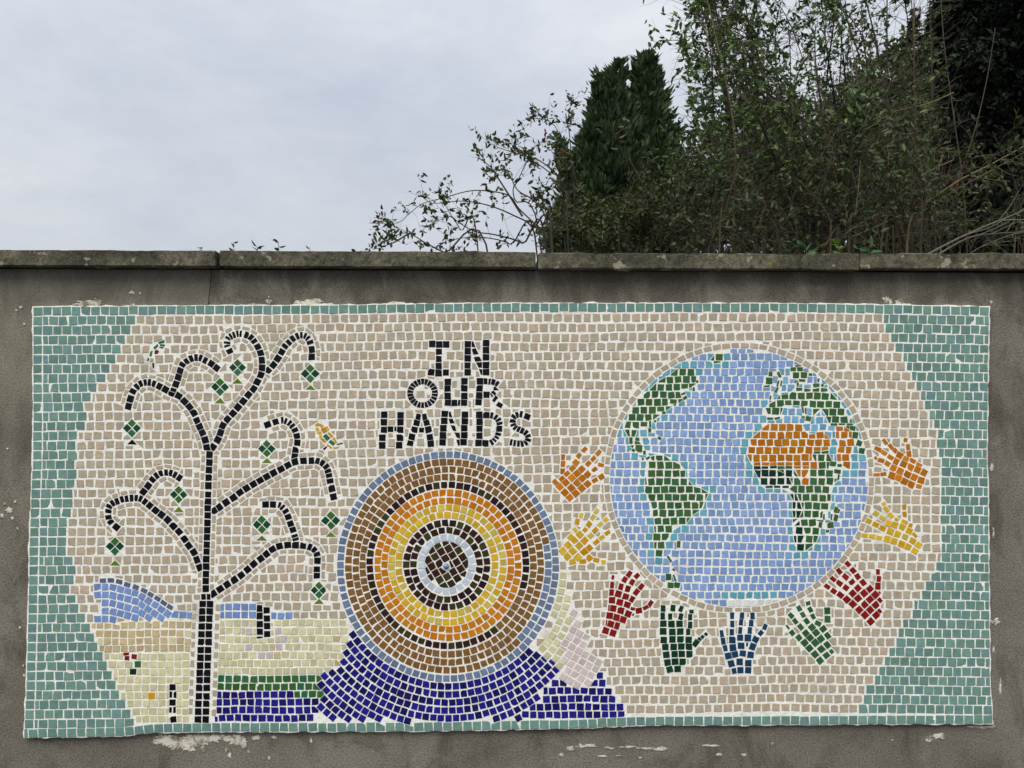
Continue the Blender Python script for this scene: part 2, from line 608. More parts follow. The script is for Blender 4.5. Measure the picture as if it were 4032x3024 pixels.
def fit(p, gap):
    """Nip a tile so that it clears every tile already laid, as a mosaic maker would."""
    seen = set()
    grown = [(min(q[0] for q in p) - gap, min(q[1] for q in p) - gap), (max(q[0] for q in p) + gap, max(q[1] for q in p) + gap)]
    for c in list(cells(grown)):
        for ob in HASH.get(c, ()):
            if id(ob) in seen:
                continue
            seen.add(id(ob))
            poly, eds, bb = ob
            if max(q[0] for q in p) + gap < bb[0] or min(q[0] for q in p) - gap > bb[2] or max(q[1] for q in p) + gap < bb[1] or min(q[1] for q in p) - gap > bb[3]:
                continue
            sep = False
            for nx, ny, d in edges_out(p):
                if min(nx * q[0] + ny * q[1] for q in poly) >= d + gap * 0.98:
                    sep = True
                    break
            if sep:
                continue
            best, ba = None, 0
            for nx, ny, d in eds:
                r = clip_half(p, (nx, ny), d + gap)
                a = abs(area(r)) if len(r) > 2 else 0
                if a > ba:
                    best, ba = r, a
            if best is None or ba < 30:
                return None
            p = best
    return p


def lay(key, p, colname, gap=None, amin=70, jit=0.8):
    """Lay one tile (polygon in photo pixels)."""
    p = orient([(x + TJ.uniform(-jit, jit), y + TJ.uniform(-jit, jit)) for x, y in p])
    if gap is not None:
        p = fit(p, gap)
        if p is None or abs(area(p)) < amin:
            return None
        # drop needles
        xs = max(math.hypot(a[0] - b[0], a[1] - b[1]) for a in p for b in p)
        if abs(area(p)) / max(xs, 1) < 4.5:
            return None
    # merge near-duplicate corners
    q = []
    for a in p:
        if not q or math.hypot(a[0] - q[-1][0], a[1] - q[-1][1]) > 1.2:
            q.append(a)
    if len(q) > 2 and math.hypot(q[0][0] - q[-1][0], q[0][1] - q[-1][1]) <= 1.2:
        q.pop()
    p = q
    if len(p) < 3:
        return None
    bb = (min(a[0] for a in p), min(a[1] for a in p), max(a[0] for a in p), max(a[1] for a in p))
    ob = (p, edges_out(p), bb)
    for c in cells(p):
        HASH.setdefault(c, []).append(ob)
    PARTS.setdefault(key, []).append((p, colour(colname)))
    return p


def quad(cx, cy, ang=0, w=25, h=None, nip=None):
    h = w if h is None else h
    ca, sa = math.cos(R(ang)), math.sin(R(ang))
    if nip is None:
        nip = 1 if TJ.random() < 0.13 else 0
    pts = [(-w / 2, -h / 2), (w / 2, -h / 2), (w / 2, h / 2), (-w / 2, h / 2)]
    if nip:
        k = TJ.randrange(4)
        a, b, c = pts[k - 1], pts[k], pts[(k + 1) % 4]
        f = TJ.uniform(0.72, 0.85)
        pts = [q for i, q in enumerate(pts) if i != k]
        pts[k:k] = [(a[0] + (b[0] - a[0]) * f, a[1] + (b[1] - a[1]) * f), (c[0] + (b[0] - c[0]) * f, c[1] + (b[1] - c[1]) * f)]
    return [(cx + x * ca - y * sa, cy + x * sa + y * ca) for x, y in pts]


def rounded(cx, cy, ang, w, h, sides=2):
    """Tile nibbled round at one end (local -x end)."""
    ca, sa = math.cos(R(ang)), math.sin(R(ang))
    pts = [(-w * .5, -h * .22), (-w * .22, -h * .5), (w / 2, -h / 2), (w / 2, h / 2), (-w * .22, h * .5), (-w * .5, h * .22)]
    return [(cx + x * ca - y * sa, cy + x * sa + y * ca) for x, y in pts]


def tiles_at(key, z, lst, colname, size, ang0=0, gap=3.0):
    """lst of (cx, cy[, ang[, w[, h]]]) in zoom units."""
    for t in lst:
        cx, cy = z(t[0], t[1])
        a = t[2] if len(t) > 2 and t[2] is not None else ang0
        w = (t[3] if len(t) > 3 else size) * z.k
        h = (t[4] if len(t) > 4 else (t[3] if len(t) > 3 else size)) * z.k
        lay(key, quad(cx, cy, a, w, h), colname, gap=gap, amin=20)


def path_tiles(key, pts, colname, width=26.0, jl=4.2, maxlen=27.0, gap=2.2):
    """A tile centred on each point of a stroke, turned along it."""
    n = len(pts)
    for i, (x, y) in enumerate(pts):
        a, b = pts[max(i - 1, 0)], pts[min(i + 1, n - 1)]
        ang = math.degrees(math.atan2(b[1] - a[1], b[0] - a[0]))
        d0 = math.hypot(x - a[0], y - a[1]) if i > 0 else 99
        d1 = math.hypot(x - b[0], y - b[1]) if i < n - 1 else 99
        L = min(maxlen, min(d0, d1) - jl * 0.75 if min(d0, d1) < 24 else min(d0, d1) - 2)
        L = max(9, L)
        # wedge on bends
        lay(key, quad(x, y, ang, L, width * TJ.uniform(.96, 1.03)), colname, gap=gap, amin=40)


def resample(pts, step):
    out, acc = [], 0.0
    cum = [0]
    for i in range(1, len(pts)):
        cum.append(cum[-1] + math.hypot(pts[i][0] - pts[i - 1][0], pts[i][1] - pts[i - 1][1]))
    s = step / 2
    i = 1
    while s < cum[-1]:
        while cum[i] < s:
            i += 1
        t = (s - cum[i - 1]) / max(1e-6, cum[i] - cum[i - 1])
        a, b = pts[i - 1], pts[i]
        out.append(((a[0] + (b[0] - a[0]) * t, a[1] + (b[1] - a[1]) * t), math.atan2(b[1] - a[1], b[0] - a[0])))
        s += step
    return out


def flank(pts, off, key='beige_field', w=14.0, L=29.0, pitch_=34.0):
    """The line of narrow beige pieces laid along each side of a stroke."""
    for sgn in (-1, 1):
        o = []
        for i, (x, y) in enumerate(pts):
            a, b = pts[max(i - 1, 0)], pts[min(i + 1, len(pts) - 1)]
            t = math.atan2(b[1] - a[1], b[0] - a[0])
            o.append((x - math.sin(t) * off * sgn, y + math.cos(t) * off * sgn))
        for (x, y), t in resample(o, pitch_ * TJ.uniform(.96, 1.04)):
            lay(key, quad(x, y, math.degrees(t), L * TJ.uniform(.85, 1.05), w * TJ.uniform(.85, 1.15)), BEIGE, gap=4.2, amin=110)


# ---- the tree
def junction(z, seq):
    return z.pts(seq)


trunk = ZD.pts([(497, 420), (494, 488), (491, 555), (490, 622), (487, 690), (484, 768), (483, 828), (481, 888), (480, 950), (478, 1015), (477, 1078), (475, 1140), (472, 1205), (470, 1265), (467, 1330), (467, 1395), (465, 1460), (464, 1522), (463, 1588)])
b_left_up = ZA.pts([(1800, 1465), (1785, 1398), (1763, 1335), (1738, 1283), (1715, 1228), (1688, 1163), (1650, 1110), (1605, 1060), (1555, 1015), (1495, 992), (1440, 960), (1385, 930), (1338, 907), (1300, 897), (1264, 899), (1225, 908), (1192, 935), (1158, 975), (1135, 1040), (1118, 1106)])
b_left_up2 = ZA.pts([(1530, 912), (1550, 853), (1567, 795), (1588, 742), (1622, 712), (1665, 690), (1708, 680), (1745, 685), (1785, 705), (1838, 735), (1885, 770)])
b_right_up = ZC.pts([(82, 1350), (125, 1285), (150, 1225), (170, 1163), (210, 1107), (258, 1057), (303, 1003), (348, 950), (393, 893), (437, 843), (470, 783), (500, 722), (512, 660), (510, 592), (498, 530), (475, 478), (443, 428), (415, 395), (377, 373), (325, 362), (298, 363), (268, 372), (240, 384), (216, 402), (207, 440), (208, 468), (230, 515)])
b_right_up2 = ZC.pts([(560, 685), (610, 635), (648, 578), (683, 522), (712, 470), (745, 440), (780, 405), (820, 383), (855, 375), (885, 383), (908, 402), (930, 437), (945, 500), (945, 563)])
b_mid = ZD.pts([(535, 908), (583, 877), (642, 835), (705, 795), (762, 752), (820, 713), (880, 678), (937, 645), (995, 612), (1055, 580), (1120, 547), (1180, 512), (1240, 483), (1315, 475), (1385, 472), (1438, 473), (1477, 495), (1512, 525), (1528, 562), (1537, 602), (1548, 650), (1562, 715), (1577, 787)])
b_mid2 = ZD.pts([(1238, 435), (1247, 380), (1262, 317), (1257, 258), (1240, 207), (1217, 170), (1193, 146), (1160, 127), (1130, 120), (1072, 135), (1003, 160)])
b_low = ZD.pts([(528, 1632), (590, 1592), (650, 1552), (712, 1511), (772, 1470), (827, 1422), (882, 1373), (943, 1328), (992, 1288), (1045, 1245), (1105, 1217), (1178, 1208), (1245, 1208), (1312, 1213), (1370, 1225), (1408, 1250), (1432, 1287), (1437, 1345), (1432, 1420), (1432, 1475)])
b_low2 = ZD.pts([(1247, 1158), (1238, 1128), (1222, 1075), (1202, 1022), (1182, 962), (1160, 913), (1132, 880), (1106, 861), (1050, 855), (985, 855)])
b_lmid = ZB.pts([(1738, 1183), (1712, 1115), (1686, 1050), (1643, 992), (1605, 935), (1558, 872), (1508, 820), (1458, 768), (1405, 722), (1353, 686), (1303, 643), (1260, 610), (1222, 583), (1185, 577), (1145, 577), (1102, 583), (1062, 590), (1018, 605), (980, 622), (950, 650), (942, 692), (942, 745), (962, 785), (1012, 830)])
b_lmid2 = ZB.pts([(1248, 523), (1288, 470), (1325, 418), (1362, 383), (1400, 364), (1445, 355), (1485, 360), (1522, 374), (1562, 402)])
BR = [('trunk', trunk), ('branch_left_up', b_left_up), ('branch_left_up_tip', b_left_up2), ('branch_right_up', b_right_up), ('branch_right_up_tip', b_right_up2), ('branch_mid', b_mid),
      ('branch_mid_tip', b_mid2), ('branch_low', b_low), ('branch_low_tip', b_low2), ('branch_left', b_lmid), ('branch_left_tip', b_lmid2)]
ys = [395, 457, 522, 590, 657, 725, 795, 862, 930, 993, 1057, 1125, 1198, 1265, 1332, 1400]
for i, y in enumerate(ys):
    t = i / 15
    tiles_at('trunk', ZE, [(1765 - 42 * t, y, TJ.uniform(-2, 2), 57), (1827 - 37 * t, y, TJ.uniform(-2, 2), 57)], 'black', 57)
tiles_at('trunk', ZE, [(1772, 332, 0, 40, 52), (1815, 332, 0, 34, 52)], 'black', 50)
tiles_at('branch_left_up', ZA, [(1510, 962, 20, 52, 30)], 'black', 40)
for k, p in BR:
    path_tiles(k, p, 'black')

# ---- green leaf-fish hanging in the tree
FISH = [(ZA, 1148, 1295, 83, 'black', 143), (ZA, 1915, 937, 82, 'olive', 140), (ZA, 2068, 768, 78, 'olive', 138), (ZC, 932, 710, 86, 'olive', 142),
        (ZB, 1000, 998, 84, 'olive', 165), (ZB, 1555, 547, 80, 'olive', 150), (ZD, 995, 368, 80, 'olive', 125), (ZD, 952, 1030, 84, 'olive', 138),
        (ZD, 1553, 995, 88, 'olive', 142), (ZD, 1450, 1602, 78, 'olive', 118)]
for i, (z, cx, cy, hd, tc_, base) in enumerate(FISH):
    key = 'fish%d' % i
    x, y = z(cx, cy)
    q = hd * z.k * 0.5 * 1.02
    s = q * math.sqrt(2) - 3.4
    ro = TJ.uniform(-3, 3)
    for dx, dy, c_ in ((0, -q, 'flight'), (-q, 0, 'fdark'), (q, 0, 'fdark'), (0, q, TJ.choice(['flight', 'fmid']))):
        lay(key, quad(x + dx, y + dy, 45 + ro, s, s, nip=0), c_, jit=0.6)
    by = y + base * z.k
    lay(key, [(x - 20, by), (x + 20, by), (x + 1, by - 20)], tc_, gap=2, amin=40)

# ---- two birds
tiles = [([(1375, 545), (1430, 525), (1432, 550), (1385, 560)], 'fmid'), ([(1448, 530), (1475, 560), (1455, 562)], 'fmid'), ([(1335, 590), (1372, 562), (1378, 580), (1345, 612)], 'fmid'),
         ([(1392, 563), (1438, 568), (1430, 585), (1395, 580)], 'fmid'), ([(1388, 585), (1425, 590), (1422, 606), (1385, 595)], 'fmid'), ([(1440, 595), (1462, 605), (1435, 605)], 'fmid'),
         ([(1345, 625), (1365, 612), (1385, 625), (1372, 650), (1345, 650)], 'red'), ([(1308, 625), (1328, 620), (1318, 672), (1300, 668)], 'fmid'), ([(1352, 680), (1395, 645), (1397, 660), (1350, 695)], 'fmid'),
         ([(1308, 690), (1322, 668), (1335, 672), (1325, 690)], 'red'), ([(1282, 690), (1300, 680), (1298, 708), (1278, 712)], 'fmid'), ([(1300, 715), (1340, 690), (1345, 700), (1300, 728)], 'fmid'),
         ([(1350, 708), (1405, 728), (1400, 736), (1352, 716)], 'black'), ([(1325, 728), (1342, 728), (1340, 775), (1328, 765)], 'black'), ([(1335, 780), (1355, 800), (1330, 795)], 'black')]
for p, c_ in tiles:
    lay('bird_green', ZA.pts(p), c_, gap=1.0, amin=15, jit=.3)
tiles = [([(970, 1155), (1000, 1138), (1030, 1150), (1012, 1162), (985, 1172)], 'gold'), ([(1012, 1165), (1035, 1152), (1052, 1165), (1030, 1185)], 'gold'), ([(945, 1205), (972, 1188), (968, 1205)], 'black'),
         ([(975, 1180), (1000, 1175), (1012, 1200), (990, 1218)], 'yellow'), ([(1018, 1190), (1062, 1175), (1082, 1215), (1045, 1228)], 'gold'), ([(1062, 1172), (1085, 1165), (1098, 1200), (1085, 1208)], 'yellow'),
         ([(988, 1222), (1020, 1208), (1035, 1232), (1010, 1250)], 'yellow'), ([(1040, 1255), (1070, 1232), (1108, 1272), (1075, 1300)], 'fmid'), ([(1080, 1230), (1098, 1218), (1135, 1255), (1115, 1268)], 'gold'),
         ([(1005, 1258), (1030, 1240), (1035, 1258), (1018, 1278)], 'yellow'), ([(1018, 1280), (1040, 1268), (1072, 1305), (1062, 1318)], 'gold'), ([(1090, 1305), (1112, 1285), (1150, 1318), (1132, 1340)], 'fmid'),
         ([(1122, 1275), (1140, 1262), (1168, 1310), (1152, 1315)], 'gold'), ([(1070, 1325), (1090, 1325), (1125, 1355), (1110, 1365)], 'gold'), ([(1160, 1325), (1212, 1308), (1216, 1320), (1165, 1335)], 'fmid'),
         ([(1130, 1350), (1185, 1345), (1180, 1360), (1135, 1366)], 'yellow'), ([(1190, 1345), (1235, 1322), (1225, 1345)], 'gold'), ([(1042, 1362), (1075, 1340), (1082, 1348), (1052, 1378)], 'black'),
         ([(1010, 1378), (1032, 1372), (1030, 1384)], 'black'), ([(1095, 1362), (1112, 1368), (1120, 1395), (1108, 1388)], 'black'), ([(1040, 1400), (1062, 1390), (1065, 1402)], 'black'), ([(1105, 1420), (1135, 1412), (1130, 1424)], 'black')]
for p, c_ in tiles:
    lay('bird_yellow', ZC.pts(p), c_, gap=1.0, amin=15, jit=.3)

# ---- lettering IN OUR HANDS
S_ = 57
LET = {
    'I': [(888, 230), (950, 235, -2), (1010, 235), (948, 298, 0, 52), (947, 362, 0, 54), (945, 422, 0, 54), (880, 475, 8), (943, 483, 0, 58), (1008, 480, 0, 54)],
    'N': [(1200, 232), (1198, 293), (1196, 355), (1195, 418, 0, 54), (1198, 477), (1358, 222), (1357, 284), (1357, 347), (1357, 415), (1358, 475)],
    'U': [(1025, 560), (1023, 620), (1022, 683), (1025, 740, 4, 56, 54), (1080, 743, 0, 54, 54), (1122, 742, 8, 22, 54), (1170, 555), (1168, 618), (1168, 683), (1166, 742)],
    'R': [(1304, 555), (1302, 617, 2), (1298, 679, 3), (1292, 738, 4), (1352, 555, 0, 36, 54), (1388, 558, 8, 20, 52), (1420, 563, 15, 32, 54), (1452, 578, 40, 30, 52), (1446, 618, 88, 34, 50), (1425, 656, 130, 26, 44), (1362, 673, 2, 54),
          (1434, 708, 40, 34, 54), (1477, 762, 30, 52, 40), (1404, 676, 60, 40, 14)],
    'H': [(470, 845), (468, 912), (465, 978), (454, 1046), (452, 1113), (525, 972, 0, 50), (567, 968, 0, 16, 42), (612, 850), (613, 913), (610, 978), (607, 1047), (600, 1112)],
    'A': [(768, 865, 12, 42, 54), (822, 865, -10, 42, 54), (752, 917, 12, 54), (734, 977, 10, 55), (712, 1040, 12, 56), (697, 1095, 14, 54, 46), (838, 914, -14, 54), (855, 975, -10, 56), (868, 1042, -8, 54), (876, 1098, -6, 56), (795, 982, 0, 44)],
    'N2': [(998, 840, 2), (993, 900, 2), (986, 965), (982, 1027), (978, 1088), (1174, 845), (1173, 905), (1168, 965), (1168, 1025), (1162, 1086)],
    'D': [(1298, 848), (1302, 910), (1300, 968), (1300, 1030), (1293, 1092), (1360, 850, 2, 56), (1407, 852, 10, 26, 52), (1442, 868, 35, 26, 52), (1464, 892, 58, 24, 52), (1474, 923, 78, 26, 52), (1473, 970, 2, 54), (1462, 1017, 100, 26, 50),
          (1450, 1044, 118, 22, 46), (1432, 1068, 135, 22, 50), (1406, 1086, 152, 26, 52), (1352, 1096, 0, 56)],
}
for k, lst in LET.items():
    tiles_at('letter_' + k, ZL, lst, 'black', S_, gap=1.6)
for k, qs in (('N', [[(1232, 208), (1247, 208), (1266, 260), (1232, 256)], [(1232, 275), (1266, 265), (1292, 318), (1247, 325)], [(1248, 345), (1300, 338), (1320, 378), (1265, 385)], [(1270, 392), (1326, 388), (1328, 442), (1292, 438)], [(1295, 448), (1326, 450), (1328, 500), (1312, 498)]]),
              ('N2', [[(1032, 820), (1050, 820), (1064, 872), (1035, 870)], [(1030, 882), (1064, 880), (1086, 920), (1045, 925)], [(1048, 938), (1086, 942), (1100, 990), (1070, 985)], [(1080, 1000), (1130, 1000), (1132, 1052), (1102, 1045)], [(1098, 1065), (1130, 1062), (1134, 1115), (1112, 1115)]])):
    for q in qs:
        lay('letter_' + k, ZL.pts(q), 'black', gap=1.6, amin=20, jit=.4)
for i in range(22):
    a0, a1 = 2 * math.pi * (i + .09) / 22, 2 * math.pi * (i + .91) / 22
    lay('letter_O', ZL.pts([(805 + r * math.cos(a), 660 + r * .95 * math.sin(a)) for r, a in ((82, a0), (135, a0), (135, a1), (82, a1))]), 'black', jit=.5)
Sp = [(1715, 862), (1662, 842), (1630, 847), (1600, 865), (1590, 900), (1594, 935), (1612, 958), (1640, 974), (1672, 987), (1703, 1004), (1722, 1032), (1722, 1064), (1702, 1088), (1672, 1098), (1640, 1097), (1606, 1093), (1577, 1088)]
path_tiles('letter_S', ZL.pts(Sp), 'black', width=24.5, jl=3.2, gap=1.8)

# ---- the nine hands
HANDS = {
    'orange_left': (Zoom(2150, 1680, K4), ['sahara', 'sahara', 'sahara2', 'orange'], -43, 140, [(298, 1312), (412, 1435), (515, 1548), (432, 1218), (550, 1335), (645, 1450), (560, 1110), (675, 1225), (780, 1340), (675, 1015), (790, 1125), (905, 1248), (775, 925, -43, 140, 130), (905, 1038, -43, 130, 130),
                    (200, 1205, -43, 100, 130), (345, 1130, -43, 125, 100), (455, 1020, -43, 125, 90), (575, 900, -43, 135, 110), (648, 780, -48, 125, 135), (370, 660, 2, 82, 120), (368, 812, 4, 92, 135), (360, 970, 4, 98, 125), (715, 628, -48, 110, 95), (838, 500, -48, 120, 90), (922, 800, -45, 120, 100), (1030, 695, -45, 130, 90), (1145, 565, -45, 140, 95),
                    (1055, 930, -40, 125, 90), (1195, 832, 15, 130, 80), (1065, 1170, -30, 135, 95), (1205, 1090, -30, 125, 110)]),
    'yellow_left': (Zoom(2150, 1960, K4), ['yellow', 'yellow', 'yellow2', 'gold'], -42, 138, [(735, 800), (615, 925), (845, 930), (480, 1030), (722, 1045), (368, 1150), (578, 1160), (830, 1180), (462, 1280), (697, 1290), (565, 1395, -20, 150, 110), (800, 1385, 0, 150, 100), (945, 1090, -42, 130), (940, 1310, -42, 130, 130), (640, 705, 50, 140, 80), (535, 855, -42, 125, 110),
                    (680, 520, 15, 95, 135), (765, 385, 15, 85, 110), (850, 700, -50, 105, 100), (935, 575, -52, 125, 105), (1020, 425, -55, 130, 95), (1100, 290, -55, 125, 90), (970, 825, -42, 120, 110), (1070, 705, -42, 125, 100), (1185, 580, -42, 130, 95), (1300, 475, -42, 115, 100), (1095, 965, -42, 135, 100), (1215, 865, -30, 125, 95), (1340, 762, -35, 125, 90), (1095, 1358, 10, 140, 95), (1252, 1405, -5, 95, 100)]),
    'red_left': (Zoom(2300, 2230, K4), 'red', 10, 140, [(605, 740, 2), (775, 785, 12), (938, 838, 18), (635, 915, 8), (800, 960, 14), (960, 1035, 20), (555, 1072, 5), (705, 1112, 14), (850, 1162, 18), (580, 1255, 15), (715, 1292, 18, 105, 145), (470, 1400, 18), (630, 1450, 20), (748, 600, 16), (905, 662, 16), (1045, 715, 30, 105, 135), (540, 905, 5, 32, 135), (485, 1230, 8, 34, 120),
                 (602, 570, 6, 105, 145), (610, 405, 6, 82, 140), (625, 240, 8, 64, 95), (803, 445, 15, 105, 145), (885, 287, 28, 105, 130), (982, 165, 35, 95, 140), (955, 490, 18, 115, 140), (1045, 340, 32, 105, 130), (1150, 208, 45, 95, 130), (1138, 560, 38, 105, 140), (1245, 440, 38, 98, 145), (1060, 925, 10, 95, 70), (1190, 965, -10, 140, 120), (1340, 897, -30, 125, 85), (1442, 815, 35, 92, 150), (1068, 1055, 30, 40, 60)]),
    'dark_green': (Zoom(2500, 2350, K4), 'hgreen', 0, 142, [(617, 588), (617, 750), (628, 940, 3), (797, 592), (972, 590), (815, 765), (990, 757), (820, 930), (990, 925), (1160, 765, 0, 95, 135), (1172, 935), (662, 1097), (845, 1090), (1010, 1082), (1177, 1087), (685, 1262, -6), (865, 1247, -2), (1023, 1245), (1190, 1250), (710, 1428, -6), (876, 1415, -3), (1040, 1412), (757, 1580, -14, 140, 130), (930, 1570, -2),
                   (607, 420, 0, 98, 148), (612, 255, 0, 100, 145), (768, 430, -3, 92, 140), (830, 242, 8, 100, 145), (1000, 435, 12, 98, 145), (1005, 262, 22, 95, 135), (1205, 612, 3, 98, 145), (1205, 442, 0, 88, 140), (1232, 320, 0, 95, 80), (1325, 1010, 35, 115, 160), (1402, 930, 38, 85, 85), (1475, 875, 40, 78, 80), (1550, 812, 40, 72, 66)]),
    'blue': (Zoom(2750, 2390, K4), 'hblue', 0, 140, [(510, 580, -9, 85, 150), (542, 745, -8, 100, 148), (585, 900, -12, 98, 142), (735, 190, 0, 92, 142), (738, 370, 0, 85, 142), (730, 550, 0, 95, 142), (742, 718, 0, 142), (750, 885, -5, 145), (650, 1065, -12), (800, 1035, -12), (950, 185, 5, 92, 138), (932, 335, 8, 90, 140), (910, 510, 5, 85, 145), (912, 670, 0, 130, 140), (930, 845), (965, 1012, 3, 140, 130),
             (1180, 195, 0, 92, 142), (1150, 350, 3, 98, 140), (1118, 512, 5, 92, 142), (1078, 672, 3, 145), (1060, 815, 10, 46, 92), (1450, 435, 22, 92, 130), (1360, 572, 42, 105, 118), (1245, 707, 28, 132, 132), (1185, 868, 20, 135, 150), (1138, 1045, 6), (715, 1232, -14), (897, 1195, 0), (1087, 1225, 3), (778, 1395, -10, 100, 130), (915, 1375, -2), (1085, 1382, 3)]),
    'green_right': (Zoom(3060, 2330, K4), ['hgrn', 'hgrn', 'land'], -40, 140, [(760, 775, -40, 135), (850, 890), (955, 1025), (1010, 810, -38, 140, 130), (1100, 955, -38, 110, 140), (625, 900, -40, 130), (718, 1000), (830, 1112), (965, 1247), (1095, 1157, -38, 120, 140), (475, 1002, -40, 120, 130), (602, 1112, -40), (705, 1232), (825, 1362), (935, 1502), (1075, 1385, -38, 130, 120), (1187, 1302, -38, 85, 100), (895, 690, 25, 140, 100),
                    (230, 770, 52, 110, 44), (330, 895, 48, 120, 105), (305, 518, 45, 125, 100), (395, 642, 52, 130, 95), (515, 767, 50, 130, 105), (480, 365, 62, 125, 100), (560, 502, 62, 125, 100), (645, 645, 55, 135, 100), (680, 252, -15, 98, 90), (722, 388, 60, 120, 95), (785, 540, 62, 120, 88), (1095, 412, 0, 132, 145), (1098, 597, 2, 130, 152)]),
    'red_right': (Zoom(3200, 2170, K4), 'red', -42, 142, [(1265, 1535), (1140, 1392), (1385, 1400), (1015, 1280), (1255, 1282), (1455, 1307, -42, 75, 100), (875, 1157), (1130, 1165), (1375, 1175), (740, 1052), (990, 1032), (1250, 1052), (1465, 1070, -42, 80, 110), (870, 922, -42, 135), (1120, 917), (1365, 948), (985, 805, -42, 130), (1245, 822, -42, 140, 130), (1462, 905, -42, 40, 60),
                  (605, 957, 38, 140, 120), (455, 870, 36, 125, 110), (318, 772, 32, 130, 95), (725, 797, 38, 130, 120), (580, 698, 36, 135, 110), (445, 612, 42, 130, 95), (858, 675, 50, 110, 130), (715, 560, 42, 140, 105), (580, 438, 55, 130, 100), (1100, 687, 55, 135, 115), (985, 553, 58, 130, 115), (880, 425, 48, 130, 110), (768, 282, 48, 130, 105), (1422, 762, 3, 118, 150), (1445, 605, 4, 92, 130), (1420, 452, 0, 80, 120)]),
    'yellow_right': (Zoom(3370, 1920, K4), ['yellow', 'yellow', 'yellow2', 'gold'], 22, 142, [(705, 780, 22, 130), (850, 815, 22, 135), (1010, 867), (1162, 947, 24), (1280, 1030, 50, 130, 70), (1065, 755, 22, 150, 95), (1190, 820, 22, 80, 90), (752, 955), (912, 1017), (1075, 1072, 22, 130), (1235, 1162, 24, 130), (1367, 1247, 38, 130), (685, 1120, 14), (838, 1167, 16), (997, 1232, 22), (1140, 1292, 24), (1285, 1380, 32, 140, 130),
                     (440, 565, 32, 135, 105), (575, 668, 36, 140, 105), (610, 350, 55, 95, 85), (662, 465, 55, 145, 90), (760, 603, 50, 140, 95), (890, 695, 28, 95, 70), (285, 730, 28, 130, 105), (435, 807, 25, 138, 110), (582, 890, 25, 140, 110), (190, 1040, 8, 135, 88), (355, 1060, 7, 142, 98), (512, 1093, 10, 130, 92), (1055, 430, 0, 90, 135), (1062, 588, -2, 92, 145)]),
    'orange_right': (Zoom(3400, 1690, 400 / 1269), ['sahara', 'sahara', 'sahara2', 'orange'], 26, 82, [(450, 325, 26, 78), (530, 367, 22, 78, 55), (615, 395, 26, 80, 52), (697, 440, 28, 78, 36), (408, 402, 26, 70, 78), (503, 435), (585, 474), (677, 502), (757, 540, 28, 75, 80), (375, 482, 26, 80), (460, 522), (550, 565), (635, 600), (722, 637, 15, 82), (355, 577, 20, 82), (438, 607), (515, 652), (597, 692), (693, 714, 5, 72, 55),
                     (270, 155, 55, 82, 44), (342, 215, 52, 74, 50), (397, 268, 45, 66, 60), (180, 246, 22, 85, 50), (257, 292, 30, 82, 52), (337, 350, 35, 78, 52), (153, 360, 50, 44, 36), (222, 390, 18, 85, 55), (300, 430, 28, 72, 60), (162, 570, -5, 82, 40), (252, 560, -8, 80, 46), (527, 136, 10, 46, 52), (558, 224, -4, 50, 82), (568, 308, -5, 60, 72)]),
}
for k, (z, cc, ang, size, lst) in HANDS.items():
    tiles_at('hand_' + k, z, lst, cc, size, ang, gap=1.6)

# ---- the ripple disc
RINGS = [('pale', 835, 1280, 810, 1282), (DK, 768, 1345, 748, 1355), (DK, 708, 1412, 683, 1418), (['yellow', 'yellow', 'yellow2'], 638, 1482, 612, 1481), (['yellow', 'yellow', 'yellow2'], 578, 1552, 548, 1548),
         (['orange', 'orange2'], 517, 1619, 488, 1613), (['orange', 'orange2'], 457, 1682, 418, 1682), (DK, 388, 1750, 352, 1756), ('brown', 328, 1815, 285, 1828), ('brown', 268, 1878, 218, 1897), ('brown', 203, 1945, 152, 1968), ('slate', 132, 2008, 87, 2040)]


def ring(key, z, cx, cy, rx, ry, wrad, pitch_, cfun, gap=2.4, a0=0.0, a1=360.0, size=None, jit=.7, amin=90, test=None):
    circ = math.pi * (rx + ry) * (a1 - a0) / 360
    n = max(3, int(round(circ / pitch_)))
    fr = (size or pitch_ * .85) / (circ / n)
    off = TJ.random()
    full = (a1 - a0) > 359
    for i in range(n):
        b0 = R(a0 + (a1 - a0) * ((i + (off if full else 0)) / n))
        db = R((a1 - a0) / n) * fr * TJ.uniform(.94, 1.04)
        rr = TJ.uniform(-1.2, 1.2)
        pts = [(cx + (rx + s * wrad / 2 + rr) * math.cos(b), cy + (ry + s * wrad / 2 + rr) * math.sin(b)) for s, b in ((-1, b0), (1, b0), (1, b0 + db), (-1, b0 + db))]
        # tiles stay square rather than flaring with the ring
        m0 = centroid(pts)
        pts = quad(m0[0], m0[1], math.degrees(b0 + db / 2) + 90 + TJ.uniform(-2.5, 2.5), min(rx, ry) * db * .995, wrad * TJ.uniform(.96, 1.03))
        if test and not test(*m0):
            continue
        lay(key(b0) if callable(key) else key, [z(*p) for p in pts], cfun(math.degrees(b0 + db / 2) % 360), gap=gap, amin=amin, jit=jit)


